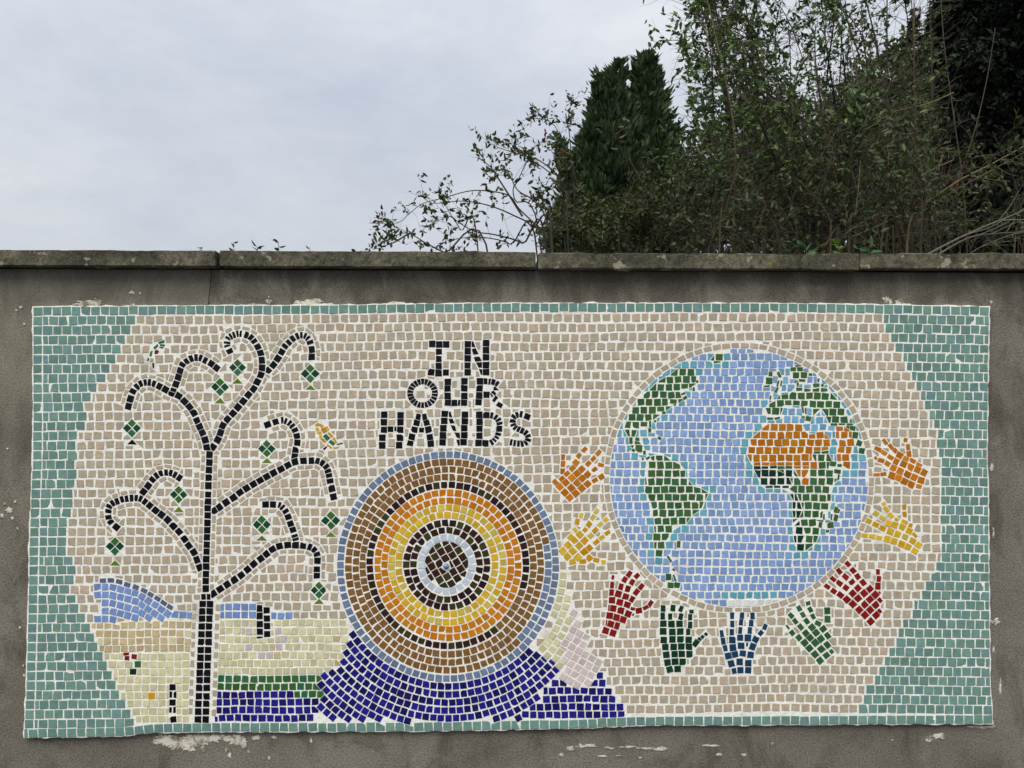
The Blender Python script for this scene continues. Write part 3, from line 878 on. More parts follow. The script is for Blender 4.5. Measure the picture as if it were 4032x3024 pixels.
for i, (cc, L_, R_, T_, B_) in enumerate(RINGS):
    def cf(a, i=i, cc=cc):
        a = a if a < 180 else a - 360
        if i == 10 and -12 < a < 46:
            return 'slate'
        if i == 7 and 19 < a < 52:
            return 'brown'
        return cc
    ring('ripple_ring_%02d' % i, ZS, (L_ + R_) / 2, (T_ + B_) / 2, (R_ - L_) / 2, (B_ - T_) / 2, 57, 68, cf, size=58)
mcx, mcy = ZS(1055, 1062)
HASHM = [(mcx + 15 * math.cos(2 * math.pi * i / 10), mcy + 15 * math.sin(2 * math.pi * i / 10)) for i in range(10)]
_o = (HASHM, edges_out(HASHM), (mcx - 15, mcy - 15, mcx + 15, mcy + 15))
for c in cells(HASHM):
    HASH.setdefault(c, []).append(_o)
for i in range(-5, 6):
    for j in range(-5, 6):
        a = R(-31)
        gx, gy = (i + .3) * 68, (j + .15 * (i % 2) + .2) * 68
        x, y = 1057 + gx * math.cos(a) - gy * math.sin(a), 1050 + gx * math.sin(a) + gy * math.cos(a)
        if math.hypot(x - 1057, (y - 1048) * .95) < 190:
            lay('ripple_core', [ZS(*p) for p in quad(x, y, -31, 60)], ['dk1', 'dk2', 'dk3', 'dk1'], gap=2.2, amin=60)

DCX, DCY, DRX, DRY = *ZS(1071, 1063), 966 * K1, 1003 * K1


def in_disc(x, y, m=0):
    return ((x - DCX) / (DRX + m)) ** 2 + ((y - DCY) / (DRY + m)) ** 2 < 1


def in_poly(x, y, P):
    c = False
    j = len(P) - 1
    for i in range(len(P)):
        if (P[i][1] > y) != (P[j][1] > y) and x < (P[j][0] - P[i][0]) * (y - P[i][1]) / (P[j][1] - P[i][1]) + P[i][0]:
            c = not c
        j = i
    return c


def sdf(x, y, P):
    best = 1e9
    n = len(P)
    for i in range(n):
        ax, ay = P[i]
        bx, by = P[(i + 1) % n]
        dx, dy = bx - ax, by - ay
        L = dx * dx + dy * dy
        t = 0 if L == 0 else max(0, min(1, ((x - ax) * dx + (y - ay) * dy) / L))
        d = (x - ax - dx * t) ** 2 + (y - ay - dy * t) ** 2
        if d < best:
            best = d
    best = math.sqrt(best)
    return best if in_poly(x, y, P) else -best


def cut(p, f, margin=0.0):
    """Split a tile along the zero line of f: (inside, outside)."""
    fv = [f(*q) for q in p]
    ins, outs = [], []
    n = len(p)
    for i in range(n):
        a, b, fa, fb = p[i], p[(i + 1) % n], fv[i], fv[(i + 1) % n]
        if fa >= margin:
            ins.append(a)
        if fa <= -margin:
            outs.append(a)
        for lev, lst in ((margin, ins), (-margin, outs)):
            if (fa - lev) * (fb - lev) < 0:
                t = (lev - fa) / (fb - fa)
                lst.append((a[0] + (b[0] - a[0]) * t, a[1] + (b[1] - a[1]) * t))
    return ins, outs


# ---- the globe
GX, GY, GR = 2910.0, 1881.5, 508.0
LAND = {
    'america': [('land', G1.pts([(930, 450), (1010, 372), (1210, 372), (1208, 450), (1250, 480), (1245, 545), (1200, 635), (1040, 640), (1035, 705), (1115, 730), (1060, 805), (945, 830), (930, 890), (795, 930), (785, 1000), (690, 1025), (685, 1110), (645, 1190), (640, 1100), (560, 1100), (508, 1125), (488, 1195), (475, 1260), (530, 1280), (585, 1360), (610, 1440), (570, 1475), (480, 1425), (415, 1350), (385, 1290), (388, 1195), (342, 1190), (342, 1110), (375, 1010), (400, 910), (540, 735), (690, 612), (755, 535)])),
                ('land', G3.pts([(600, -15), (665, -28), (910, -28), (925, 45), (1010, 62), (1090, 140), (1120, 190), (1098, 262), (1185, 300), (1185, 350), (1235, 372), (1315, 388), (1400, 430), (1365, 535), (1325, 560), (1325, 640), (1240, 690), (1175, 740), (1185, 772), (1090, 845), (955, 870), (945, 935), (890, 1000), (862, 1035), (840, 1135), (795, 1165), (790, 1238), (748, 1232), (708, 1135), (715, 950), (700, 760), (688, 600), (635, 500), (597, 420), (597, 215), (618, 65)])),
                ('land', G1.pts([(1388, 245), (1412, 203), (1602, 213), (1602, 262), (1532, 325), (1450, 325), (1398, 285)])),
                ],
    'eurasia': [('land2', G2.pts([(845, 700), (1000, 700), (1000, 612), (1085, 612), (1180, 628), (1285, 640), (1290, 618), (1465, 615), (1510, 700), (1590, 780), (1650, 870), (1700, 960), (1760, 1080), (1815, 1150), (1850, 1250), (1900, 1350), (1935, 1450), (1838, 1452), (1838, 1368), (1808, 1350), (1808, 1270), (1760, 1235), (1720, 1100), (1490, 1095), (1448, 1055), (1440, 980), (1412, 965), (1408, 888), (1342, 888), (1335, 972), (1255, 972), (1250, 880), (1090, 842), (890, 842), (882, 965), (668, 968), (668, 880), (703, 815), (795, 795)])),
                ],
    'africa': [('sahara', G2.pts([(668, 1062), (1135, 1062), (1145, 1130), (1200, 1200), (1290, 1195), (1365, 1172), (1442, 1188), (1488, 1260), (1488, 1408), (1248, 1412), (1250, 1500), (1285, 1592), (495, 1592), (478, 1500), (438, 1490), (442, 1410), (460, 1340), (485, 1262), (556, 1195), (640, 1125)])),
               ('sahara', G2.pts([(1548, 1092), (1715, 1092), (1710, 1158), (1765, 1165), (1765, 1240), (1812, 1265), (1805, 1350), (1735, 1355), (1738, 1505), (1752, 1530), (1742, 1655), (1690, 1645), (1655, 1600), (1570, 1548), (1552, 1420), (1600, 1340), (1548, 1255)])),
               ('sahara', G4.pts([(1038, 272), (1228, 272), (1225, 358), (1172, 368), (1172, 455), (1085, 455), (1085, 365), (1035, 355)])),
               ('ldark', G4.pts([(525, 268), (828, 268), (828, 356), (972, 360), (972, 452), (1010, 455), (1012, 545), (638, 545), (588, 445), (585, 360), (528, 352)])),
               ('ldark', G4.pts([(965, 560), (1058, 560), (1060, 655), (1108, 655), (1108, 752), (1138, 760), (1138, 845), (1098, 855), (1098, 945), (1132, 950), (1132, 1040), (1170, 1045), (1172, 1135), (1120, 1145), (1120, 1240), (1162, 1245), (1160, 1330), (1072, 1330), (1030, 1200), (1010, 1050), (1040, 960), (1005, 860), (1018, 650), (968, 640)])),
               ('land', G4.pts([(1252, 92), (1475, 92), (1480, 185), (1560, 240), (1640, 265), (1560, 285), (1625, 315), (1605, 445), (1520, 470), (1518, 555), (1495, 580), (1495, 765), (1405, 965), (1345, 1030), (1355, 1125), (1315, 1160), (1315, 1240), (1250, 1255), (1205, 1325), (1075, 1325), (1035, 1200), (1012, 1050), (1040, 960), (1005, 860), (1018, 650), (968, 640), (968, 562), (900, 548), (638, 545), (588, 445), (585, 360), (528, 350), (528, 268), (1040, 268), (1040, 362), (1088, 370), (1088, 455), (1172, 455), (1172, 368), (1228, 360), (1228, 280), (1285, 262), (1290, 178), (1250, 168)])),
               ],
}
for z, key, lst in (
        (G1, 'globe_america', [(1248, 545, 45, 28, 34), (1207, 638, 0, 30, 48), (1075, 695, -20, 52, 26), (1098, 745, -35, 52, 36), (970, 835, 0, 36, 18), (835, 932, -10, 46, 32), (725, 1038, 0, 32, 24), (663, 1075, 0, 28, 85), (660, 1150, 0, 36, 62), (780, 1248, 35, 48, 28), (505, 1262, 0, 50, 40), (455, 1400, 45, 40, 30), (593, 1430, 0, 36, 48), (572, 1505, 0, 25, 35), (637, 1497, -30, 52, 32)]),
        (G3, 'globe_america', [(902, 1265, 58, 88, 26), (955, 1400, 50, 36, 26), (968, 1500, -18, 24, 85), (893, 1492, 0, 68, 78), (918, 1595, 5, 75, 70), (1000, 1592, 10, 75, 70), (1020, 1085, 0, 40, 78)]),
        (G2, 'globe_eurasia', [(740, 450, 0, 46, 52), (725, 535, 0, 80), (693, 602, -4, 76, 22), (847, 458, -25, 36, 76), (830, 570, 15, 20, 76), (872, 566, 8, 20, 72), (815, 650, 28, 30, 72), (738, 742, 15, 22, 52), (1058, 545, -35, 45, 24), (1078, 578, 0, 30, 52), (1132, 530, 5, 78, 30), (1085, 347, 0, 70, 18), (1022, 390, 0, 66, 46), (1108, 390, 0, 72, 46), (1058, 468, 0, 78), (1156, 466, 2, 78), (1235, 457, 10, 46, 30), (1335, 530, 0, 26, 46),
                               (1310, 590, -5, 76, 45), (1385, 592, 30, 34, 36), (1142, 900, -10, 24, 76), (1178, 910, -3, 22, 76), (1210, 1005, 10, 66, 56), (1145, 985, 0, 46, 20), (825, 1000, -12, 68, 26), (737, 1005, 5, 76, 30), (1740, 1035, 0, 22, 46), (1528, 1077, 0, 84, 22), (1630, 1075, 0, 80, 22), (1728, 1076, 0, 78, 22), (1762, 1125, 10, 72, 56), (1795, 1210, 8, 66, 78), (1845, 1312, 20, 70, 70), (1875, 1408, 8, 72, 72)]),
        (G4, 'globe_africa', [(1553, 812, 20, 46, 76), (1590, 830, 20, 26, 52), (1500, 905, 5, 20, 78), (1555, 912, 15, 52, 78), (1485, 1005, -8, 80, 72), (1447, 1080, 0, 42, 36), (1405, 900, 5, 22, 72), (1360, 1000, 8, 46, 72), (1585, 410, 8, 26, 76), (1600, 262, 0, 56, 36), (1518, 240, 12, 72, 60)])):
    tiles_at(key, z, lst, 'land' if key == 'globe_america' else ['land2', 'land'], 78, gap=1.5)

landlist = [(grp, c_, P, (min(p[0] for p in P) - 30, min(p[1] for p in P) - 30, max(p[0] for p in P) + 30, max(p[1] for p in P) + 30)) for grp, L in LAND.items() for c_, P in L]
ZG = Zoom(2600, 2200, 600 / 1269)
MED = G2.pts([(860, 390), (1000, 390), (1000, 600), (1250, 560), (1250, 640), (1000, 700), (700, 800), (650, 1060), (900, 960), (1200, 860), (1400, 900), (1500, 1080), (1560, 1560), (1480, 1240), (1200, 1190), (1150, 1060), (700, 1060)])


def globe_clip(p, r):
    for _ in range(3):
        far = max(p, key=lambda q: math.hypot(q[0] - GX, q[1] - GY))
        c_ = centroid(p)
        d = math.hypot(far[0] - GX, far[1] - GY)
        if d <= r + .3:
            return p
        cd = math.hypot(c_[0] - GX, c_[1] - GY)
        nx, ny = (GX - c_[0]) / cd, (GY - c_[1]) / cd
        p = clip_half(p, (nx, ny), nx * GX + ny * GY - r)
        if len(p) < 3:
            return None
    return p


LCOL = {'land': ['land', 'land', 'land2'], 'land2': ['land2', 'land2', 'land'], 'sahara': ['sahara', 'sahara', 'sahara2'], 'ldark': 'ldark'}
rowy = [1374.0]
while rowy[-1] < 2400:
    rowy.append(rowy[-1] + (30.5 if rowy[-1] < 1830 else 31.9))
for k, y0 in enumerate(rowy):
    if abs(y0 - GY) > GR:
        continue
    half = math.sqrt(max(0, GR * GR - (y0 - GY) ** 2)) + 14
    x = GX - half + TJ.uniform(-8, 8)
    while x < GX + half:
        wv = 2.5 * math.sin(x / 190.0 + k * .4) + (x - GX) * .006
        xc, yc = x + 13, y0 + wv + TJ.uniform(-1.2, 1.2)
        cc_ = 'ocean'
        zx, zy = (xc - ZG.x0) / ZG.k, (yc - ZG.y0) / ZG.k
        base = quad(xc, yc, TJ.uniform(-6, 6), 26.4 * TJ.uniform(.94, 1.05), 26.0 * TJ.uniform(.95, 1.04))
        near = [L for L in landlist if L[3][0] < xc < L[3][2] and L[3][1] < yc < L[3][3]]
        rest = base
        for grp, c_, P, bb in near:
            if len(rest) < 3 or abs(area(rest)) < 60:
                break
            f = lambda a, b, P=P: sdf(a, b, P)
            vals = [f(*q) for q in rest]
            if all(v > -3.5 for v in vals):
                ins, outs = rest, []
            elif all(v < 2 for v in vals):
                continue
            else:
                ins, outs = cut(rest, f, 1.6)
                if f(*centroid(rest)) > 0 and (len(ins) < 3 or abs(area(ins)) < 150):
                    ins, outs = rest, []
            if len(ins) >= 3:
                q = globe_clip(ins, GR)
                if q:
                    lay('globe_' + grp if c_ not in ('sahara',) else 'globe_desert', q, LCOL[c_], gap=2.2, amin=60)
            rest = outs
        if len(rest) >= 3 and abs(area(rest)) > 60:
            q = globe_clip(rest, GR)
            if q:
                cc_ = 'ocean'
                m_ = centroid(q)
                dmin = max([sdf(m_[0], m_[1], L[2]) for L in near] or [-99])
                if in_poly(m_[0], m_[1], MED):
                    cc_ = 'med'
                elif dmin > -21:
                    cc_ = 'turq'
                else:
                    cc_ = ['ocean', 'ocean', 'ocean2']
                if 337 < zy < 410 and 575 < zx < 992:
                    cc_ = 'white'
                elif 275 < zy < 337 and 488 < zx < 970:
                    cc_ = 'turq'
                lay('globe_ice' if cc_ == 'white' else 'globe_ocean', q, cc_, gap=2.2, amin=60)
        x += 32.0 * TJ.uniform(.95, 1.05) if cc_ != 'white' else 29
ring('beige_field', Zoom(0, 0, 1), GX, GY, GR + 14, GR + 14, 20, 37, lambda a: BEIGE, gap=3.0, size=31, amin=120)

# ---- beige line along the branches
for k, p in BR:
    flank(p, 24.5)
flank(ZE.pts([(1795, 380), (1758, 1405)]), 46, w=15, L=27, pitch_=37)

# ---- navy waves under the disc, pale and pink bands beside it
NAVYARC = ZT.pts([(1250, 515), (1238, 600), (1250, 680), (1212, 720), (1188, 800), (1190, 845), (1150, 832), (1088, 850), (1050, 920), (1022, 990), (1068, 1050), (1030, 1110), (1008, 1150), (1030, 1312)]) + \
    ZU.pts([(960, 1295), (1065, 1180), (1172, 1110), (1197, 1000), (1262, 950), (1352, 850), (1210, 722), (1130, 705), (1095, 628)]) + [(DCX, DCY)]
PALE = ZU.pts([(1330, 15), (1392, 15), (1412, 200), (1450, 268), (1430, 400), (1390, 520), (1350, 640), (1345, 720), (1385, 800), (1335, 855), (1205, 722), (1125, 695), (1180, 600), (1260, 430), (1320, 200)])
PINK = ZU.pts([(1425, 358), (1478, 362), (1522, 480), (1572, 570), (1592, 690), (1652, 730), (1702, 830), (1650, 935), (1490, 1008), (1392, 1008), (1318, 900), (1375, 800), (1345, 720), (1350, 640), (1390, 520)])
RCX, RCY = 1070, 1063


def inz(P):
    return lambda x, y: in_poly(*ZS(x, y), P) and not in_disc(*ZS(x, y), 8)


for k in range(1, 7):
    ring('pale_band', ZS, RCX, RCY, 938 + 69 * k, 977 + 69 * k, 56, 68, lambda a: 'tan' if TJ.random() < .03 else 'lime', gap=2.6, a0=-5, a1=60, size=58, test=inz(PALE), amin=120)
for k in range(1, 11):
    ring('navy_wave', ZS, RCX, RCY, 938 + 69 * k, 977 + 69.5 * k, 57, 67, lambda a: NAVY, gap=2.4, a0=18, a1=162, size=58, test=inz(NAVYARC), amin=110)
for i in range(-9, 10):
    for j in range(-9, 10):
        a = R(30)
        gx, gy = (i + .12 * (j % 2)) * 67, j * 66
        x, y = 1500 + gx * math.cos(a) - gy * math.sin(a), 690 + gx * math.sin(a) + gy * math.cos(a)
        if in_poly(*ZU(x, y), PINK):
            lay('pink_band', [ZU(*p) for p in quad(x, y, 30 + TJ.uniform(-3, 3), 57)], 'pink', gap=3, amin=120)


def interp(tab, x):
    if x <= tab[0][0]:
        return tab[0][1]
    for (a, fa), (b, fb) in zip(tab, tab[1:]):
        if x <= b:
            return fa + (fb - fa) * (x - a) / (b - a)
    return tab[-1][1]


TOPY = [(100, 1226), (500, 1222), (1000, 1220), (1300, 1218), (1600, 1214), (1900, 1211), (3030, 1211), (3500, 1217), (3900, 1225)]
BOTY = [(90, 2888), (480, 2881), (620, 2867), (800, 2864), (1600, 2862), (2280, 2851), (2500, 2839), (3910, 2832)]
LX = [(1200, 131), (1700, 131), (1850, 129), (1900, 125), (2100, 118), (2450, 111), (2700, 104), (2905, 95)]
RX = [(1200, 3894), (1800, 3885), (1950, 3890), (2250, 3893), (2700, 3898), (2850, 3909)]
LB = [530, 512, 490, 474, 452, 430, 414, 379, 356, 326, 340, 332, 302, 296, 302, 292, 300, 292, 284, 284, 278, 262, 260, 259, 257, 284, 296, 288, 270, 296, 307, 334, 352, 368, 382, 402, 418, 438, 453, 468, 492, 512, 526]
RB = [3482, 3488, 3509, 3527, 3558, 3572, 3592, 3610, 3627, 3643, 3661, 3680, 3694, 3690, 3698, 3709, 3708, 3707, 3708, 3707, 3708, 3704, 3710, 3707, 3710, 3710, 3687, 3668, 3646, 3632, 3601, 3594, 3557, 3539, 3530, 3503, 3484, 3462, 3446, 3412, 3402, 3383]


def rowpitch(x):
    return interp([(100, 37.8), (600, 37.8), (3300, 37.5), (3900, 37.42)], x)


def rowv(r, x):
    w = 4.5 * math.sin(x / 330.0 + .6) * math.sin(r / 5.0 + .8) + 2.2 * math.sin(x / 117.0 + r * .7)
    w *= max(0, min(1, (x - 480) / 400)) * max(0, min(1, (3520 - x) / 400)) * min(1, r / 2.5)
    return interp(TOPY, x) + r * rowpitch(x) + w


def fill_row(key, xa, xb, yf, cc, w=31.5, g=6.0, h=31.0, gap=4.2, jit=.9, amin=100, drop=None, rot=2.4, edge='l', ws=.05):
    x = xa
    wid = []
    tot = xb - xa
    n = int((tot + g) // (w + g))
    rem = tot + g - n * (w + g)
    if rem > 15:
        wid = [w] * n
        (wid.insert(0, rem - g) if edge == 'l' else wid.append(rem - g))
    else:
        k = (tot - (n - 1) * g) / max(1, n) if n else 0
        wid = [k] * n
    dv = 0
    for i, ww in enumerate(wid):
        dv2 = TJ.uniform(-ws, ws) * w if i < len(wid) - 1 and ww > 20 else 0
        x0, x1 = x + dv, x + ww + dv2
        xc = (x0 + x1) / 2
        yc = yf(xc) + TJ.uniform(-1.0, 1.0)
        sl = math.degrees(math.atan2(yf(xc + 15) - yf(xc - 15), 30))
        if not (drop and drop(xc, yc)):
            lay(key, quad(xc, yc, sl + TJ.uniform(-rot, rot), x1 - x0, h * TJ.uniform(.95, 1.03), nip=0 if key[:4] in ('teal', 'bord') else None), cc(xc, yc) if callable(cc) else cc, gap=gap, amin=amin, jit=jit)
        x += ww + g
        dv = dv2


# border course
fill_row('border_course', 131, 3893, lambda x: interp(TOPY, x), TEAL, w=33.2, g=4.4, h=32.6, gap=2.3, rot=1.6)
fill_row('border_course', 96, 3908, lambda x: interp(BOTY, x), TEAL, w=33.4, g=4.6, h=32.6, gap=2.3, rot=1.8)
for r in range(1, 44):
    y = rowv(r, 140)
    lx = interp(LX, y)
    lay('border_course', quad(lx + 16.5, y, TJ.uniform(-1, 1), 32.5, 32.3), TEAL, gap=2.5)
for r in range(1, 43):
    y = rowv(r, 3880)
    rx = interp(RX, y)
    wr = (15 if r % 2 else 32)
    lay('teal_field_right', quad(rx - wr / 2, y, TJ.uniform(-1, 1), wr, 32), TEAL, gap=2.5)
    fill_row('teal_field_right', RB[r - 1], rx - wr - 4.5, lambda x, r=r: rowv(r, x), TEAL, w=33.2, g=4.2, h=32.9, gap=2.3, rot=1.6, edge='l', jit=1.1)
for r in range(1, 44):
    y = rowv(r, 300)
    lx = interp(LX, y)
    fill_row('teal_field_left', lx + 38.5, LB[r - 1], lambda x, r=r: rowv(r, x), TEAL, w=33.6, g=4.2, h=33.2, gap=2.3, rot=1.6, edge='l', jit=1.1)

# low landscape on the left
tiles_at('landscape_marks', ZE, [(1098, 830, -5, 50, 22), (1104, 865, 5, 42, 38), (1168, 852, 8, 48, 42)], 'red', 40, gap=1.5)
tiles_at('landscape_marks', ZE, [(1200, 920)], 'land', 56)
tiles_at('landscape_marks', ZE, [(1158, 985)], 'ldark', 56)
tiles_at('landscape_marks', ZE, [(1320, 1194)], 'gold', 58)
tiles_at('standing_stone_low', ZE, [(1503, 1120), (1486, 1186, 0, 24, 55), (1523, 1186, 0, 26, 55), (1502, 1252), (1483, 1318, 3, 22, 50), (1520, 1316, 0, 24, 54), (1507, 1400, -8)], 'black', 56)
tiles_at('standing_stone', ZT, [(490, 322, 0, 48, 58), (492, 386), (493, 458), (493, 524), (492, 575, 0, 52, 14), (553, 340), (554, 410), (555, 475), (558, 545)], 'black', 55)
tiles_at('pale_meadow', ZT, [(397, 522), (655, 518), (700, 588), (397, 660), (660, 660), (508, 732), (578, 730)], 'pink', 57, gap=2)
slate = [(893, 190), (965, 188), (1037, 200), (1108, 225), (1182, 247), (1253, 278), (1310, 312), (1370, 347), (1425, 385), (1480, 420)]
for i, (x, y) in enumerate(slate):
    a, b = slate[max(0, i - 1)], slate[min(len(slate) - 1, i + 1)]
    lay('blue_hill', [ZE(*p) for p in quad(x, y, math.degrees(math.atan2(b[1] - a[1], b[0] - a[0])), 55, 38)], 'hillslate')
HILL = ZE.pts([(852, 210), (960, 210), (1200, 285), (1335, 370), (1410, 440), (1500, 462), (1672, 468), (1672, 524), (820, 538), (905, 480), (858, 380), (832, 290)])
for k in range(6):
    curve = [(815, 247 + 70 * k), (880, 243 + 70 * k), (960, 245 + 70 * k), (1060, 268 + 71 * k), (1190, 300 + 72 * k), (1300, 370 + 72 * k), (1390, 432 + 72 * k), (1460, 480 + 60 * k), (1680, 496 + 62 * k)]
    for (x, y), t in resample(curve, 67):
        if in_poly(*ZE(x, y), HILL):
            lay('blue_hill', [ZE(*p) for p in quad(x, y, math.degrees(t) + TJ.uniform(-3, 3), 58)], 'hill', gap=2.6, amin=90)


def lbx(y):
    r = max(1, min(43, int(round((y - 1225) / 37.8))))
    return LB[r - 1] + 9


LW = dict(w=26.5, g=5.0, h=26.5, gap=2.8, rot=3.0, amin=70)
for yy in (576, 650, 715, 780):
    y = ZE(0, yy)[1]
    fill_row('tan_field', lbx(y), ZE(1668, 0)[0], lambda x, y=y: y + 2 * math.sin(x / 60), lambda a, b: 'lime' if TJ.random() < .1 else 'tan', **LW)
for yy in (850, 920, 985, 1055, 1125, 1192, 1260, 1330, 1397):
    y = ZE(0, yy)[1]
    fill_row('pale_meadow', lbx(y), ZE(1648, 0)[0], lambda x, y=y: y + 1.5 * math.sin(x / 50 + y), 'lime', **LW)
for yy, xa, xb in ((310, 142, 458), (378, 140, 458), (387, 592, 775)):
    fill_row('blue_hill', ZT(xa, 0)[0], ZT(xb, 0)[0], lambda x, yy=yy: ZT(0, yy)[1], 'hill', **LW)
for yy, xb in ((447, 1240), (520, 1250), (590, 1260), (660, 1262), (730, 1235), (797, 1200), (866, 1110)):
    fill_row('pale_meadow', ZT(125, 0)[0], ZT(xb, 0)[0], lambda x, yy=yy: ZT(0, yy)[1] + 1.6 * math.sin(x / 70 + yy), lambda a, b: 'tan' if TJ.random() < .03 else 'lime', drop=lambda a, b: in_disc(a, b, 4), **LW)
for yy, xa, xb in ((936, 120, 1046), (1005, 118, 1018), (1072, 792, 1050)):
    fill_row('green_bank', ZT(xa, 0)[0], ZT(xb, 0)[0], lambda x, yy=yy: ZT(0, yy)[1] + 1.2 * math.sin(x / 50), ['grn', 'grn', 'grn', 'fmid'], **LW)
for yy, xa, xb in ((1074, 106, 786), (1140, 106, 1002), (1208, 100, 1005), (1278, 100, 960)):
    fill_row('navy_wave', ZT(xa, 0)[0], ZT(xb, 0)[0], lambda x, yy=yy: ZT(0, yy)[1] + 1.6 * math.sin(x / 45 + yy), NAVY, **LW)
for yy, xa, xb in ((970, 1268, 1395), (972, 1500, 1736), (1042, 1195, 1788), (1110, 1190, 1822), (1180, 1075, 1892), (1248, 965, 1900)):
    fill_row('navy_wave', ZU(xa, 0)[0], ZU(xb, 0)[0], lambda x, yy=yy: ZU(0, yy)[1] + 1.2 * math.sin(x / 45 + yy), NAVY, **LW)
tiles_at('navy_wave', ZU, [(1685, 907, 0, 56)], 'navy', 56)


# beige ground
def no_beige(x, y):
    if x < 1362 and y > 2434:
        return True
    if y > interp(BOTY, x) - 24 or in_disc(x, y, -3) or math.hypot(x - GX, y - GY) < GR + 4:
        return True
    return in_poly(x, y, PALE) or in_poly(x, y, PINK) or in_poly(x, y, NAVYARC) or (y > ZU(0, 1008)[1] and x < ZU(1790, 0)[0] + max(0, (y - ZU(0, 1008)[1])) * .55)


for r in range(1, 44):
    fill_row('beige_field', LB[r - 1] + 8, RB[min(r, 42) - 1] - 8, lambda x, r=r: rowv(r, x), BEIGE, w=30.6, g=7.6, h=30.2, gap=4.8, amin=105, drop=no_beige, rot=3.6, ws=.08, jit=1.6, edge='l' if r % 2 else 'r')

# ------------------------------------------------------------------ mosaic objects
mosaic = empty('mosaic_panel')
tag(mosaic, 'wide mosaic on the wall with globe, ripple disc, tree, hands and black lettering', 'mosaic')
GROUT_Y, TILE_Y = -0.0135, -0.0144


def tile_geo(p, rng):
    w = [on_plane(x, y, TILE_Y) for x, y in p]
    cx = sum(a.x for a in w) / len(w)
    cz = sum(a.z for a in w) / len(w)
    ta, tb = rng.gauss(0, .03), rng.gauss(0, .03)
    dy = rng.uniform(-.0004, .0003)
    n = len(w)
    rad = max(0.004, sum(math.hypot(a.x - cx, a.z - cz) for a in w) / n)
    k = 1 - 0.0010 / rad
    v = []
    for a in w:
        v.append((a.x, -0.011, a.z))
    for a in w:
        v.append((a.x, TILE_Y + dy + 0.0005 + ta * (a.x - cx) + tb * (a.z - cz), a.z))
    for a in w:
        x, z = cx + (a.x - cx) * k, cz + (a.z - cz) * k
        v.append((x, TILE_Y + dy + ta * (x - cx) + tb * (z - cz), z))
    f = []
    for i in range(n):
        j = (i + 1) % n
        f.append((i, i + n, j + n, j))
        f.append((i + n, i + 2 * n, j + 2 * n, j + n))
    f.append(tuple(range(3 * n - 1, 2 * n - 1, -1)))
    # photo y runs down, so positive orientation in pixels faces away from the camera: turn it round
    return v, [t[::-1] for t in f]


RG = random.Random(5)


def part_of_tiles(name, key, parent, label=None, single=False):
    lst = PARTS.get(key, [])
    if not lst:
        return None
    if single:
        e = empty(name, parent)
        if label:
            e['label'] = label
        for p, c_ in lst:
            v, f = tile_geo(p, RG)
            m_ = MB()
            m_.add(v, f, c_)
            m_.build('tile', M_TILE, e)
        return e
    m_ = MB()
    for p, c_ in lst:
        v, f = tile_geo(p, RG)
        m_.add(v, f, c_)
    o = m_.build(name, M_TILE, parent)
    tag(o, label, kind='stuff')
    return o


# grout bed
gb = MB()
NU, NV = 220, 90
gv = []
for j in range(NV + 1):
    for i in range(NU + 1):
        s, t = i / NU, j / NV
        xm = 100 + 3800 * s
        yt, yb = interp(TOPY, xm) - 19.5, interp(BOTY, xm) + 19.5
        y = yt + (yb - yt) * t
        xl, xr = interp(LX, y) - 4, interp(RX, y) + 4
        x = xl + (xr - xl) * s
        e = (i in (0, NU)) or (j in (0, NV))
        q = mnoise.noise(Vector((x * .02, y * .02, 3.1))) * 4.5 + mnoise.noise(Vector((x * .09, y * .09, 1.7))) * 3.5
        if e:
            x += (-1 if i == 0 else 1 if i == NU else 0) * q
            y += (-1 if j == 0 else 1 if j == NV else 0) * q
        d = GROUT_Y + (0.0016 if e else 0) + 0.0005 * mnoise.noise(Vector((x * .05, y * .05, 9)))
        w = on_plane(x, y, d)
        gv.append((w.x, w.y, w.z))
gf = [(j * (NU + 1) + i, (j + 1) * (NU + 1) + i, (j + 1) * (NU + 1) + i + 1, j * (NU + 1) + i + 1) for j in range(NV) for i in range(NU)]
rim = [i for i in range(NU + 1)] + [j * (NU + 1) + NU for j in range(1, NV + 1)] + [NV * (NU + 1) + i for i in range(NU - 1, -1, -1)] + [j * (NU + 1) for j in range(NV - 1, 0, -1)]
base = len(gv)
for r_ in rim:
    gv.append((gv[r_][0], 0.002, gv[r_][2]))
for k in range(len(rim)):
    k2 = (k + 1) % len(rim)
    gf.append((rim[k], rim[k2], base + k2, base + k))
gb.add(gv, gf)
gb.build('grout_bed', M_GROUT, mosaic)

HL = {'orange_left': 'orange hand left of the globe', 'yellow_left': 'yellow hand left of the globe', 'red_left': 'red hand below left of the globe', 'dark_green': 'dark green hand under the globe', 'blue': 'blue hand under the globe',
      'green_right': 'mid green hand below right of the globe', 'red_right': 'red hand below right of the globe', 'yellow_right': 'yellow hand right of the globe', 'orange_right': 'orange hand right of the globe'}
for k, lab in HL.items():
    part_of_tiles('hand', 'hand_' + k, mosaic, lab, single=True)
for k in ('I', 'N', 'O', 'U', 'R', 'H', 'A', 'N2', 'D', 'S'):
    part_of_tiles('letter', 'letter_' + k, mosaic, 'black mosaic letter ' + k[0], single=True)
part_of_tiles('trunk', 'trunk', mosaic, 'black trunk of the mosaic tree', single=True)
for k, _p in BR[1:]:
    part_of_tiles('branch', k, mosaic, single=True)
for i in range(len(FISH)):
    part_of_tiles('fish', 'fish%d' % i, mosaic, single=True)
part_of_tiles('bird', 'bird_green', mosaic, 'small green and red bird in the mosaic tree', single=True)
part_of_tiles('bird', 'bird_yellow', mosaic, 'small yellow and green bird in the mosaic tree', single=True)
part_of_tiles('standing_stone', 'standing_stone', mosaic, single=True)
part_of_tiles('standing_stone', 'standing_stone_low', mosaic, single=True)
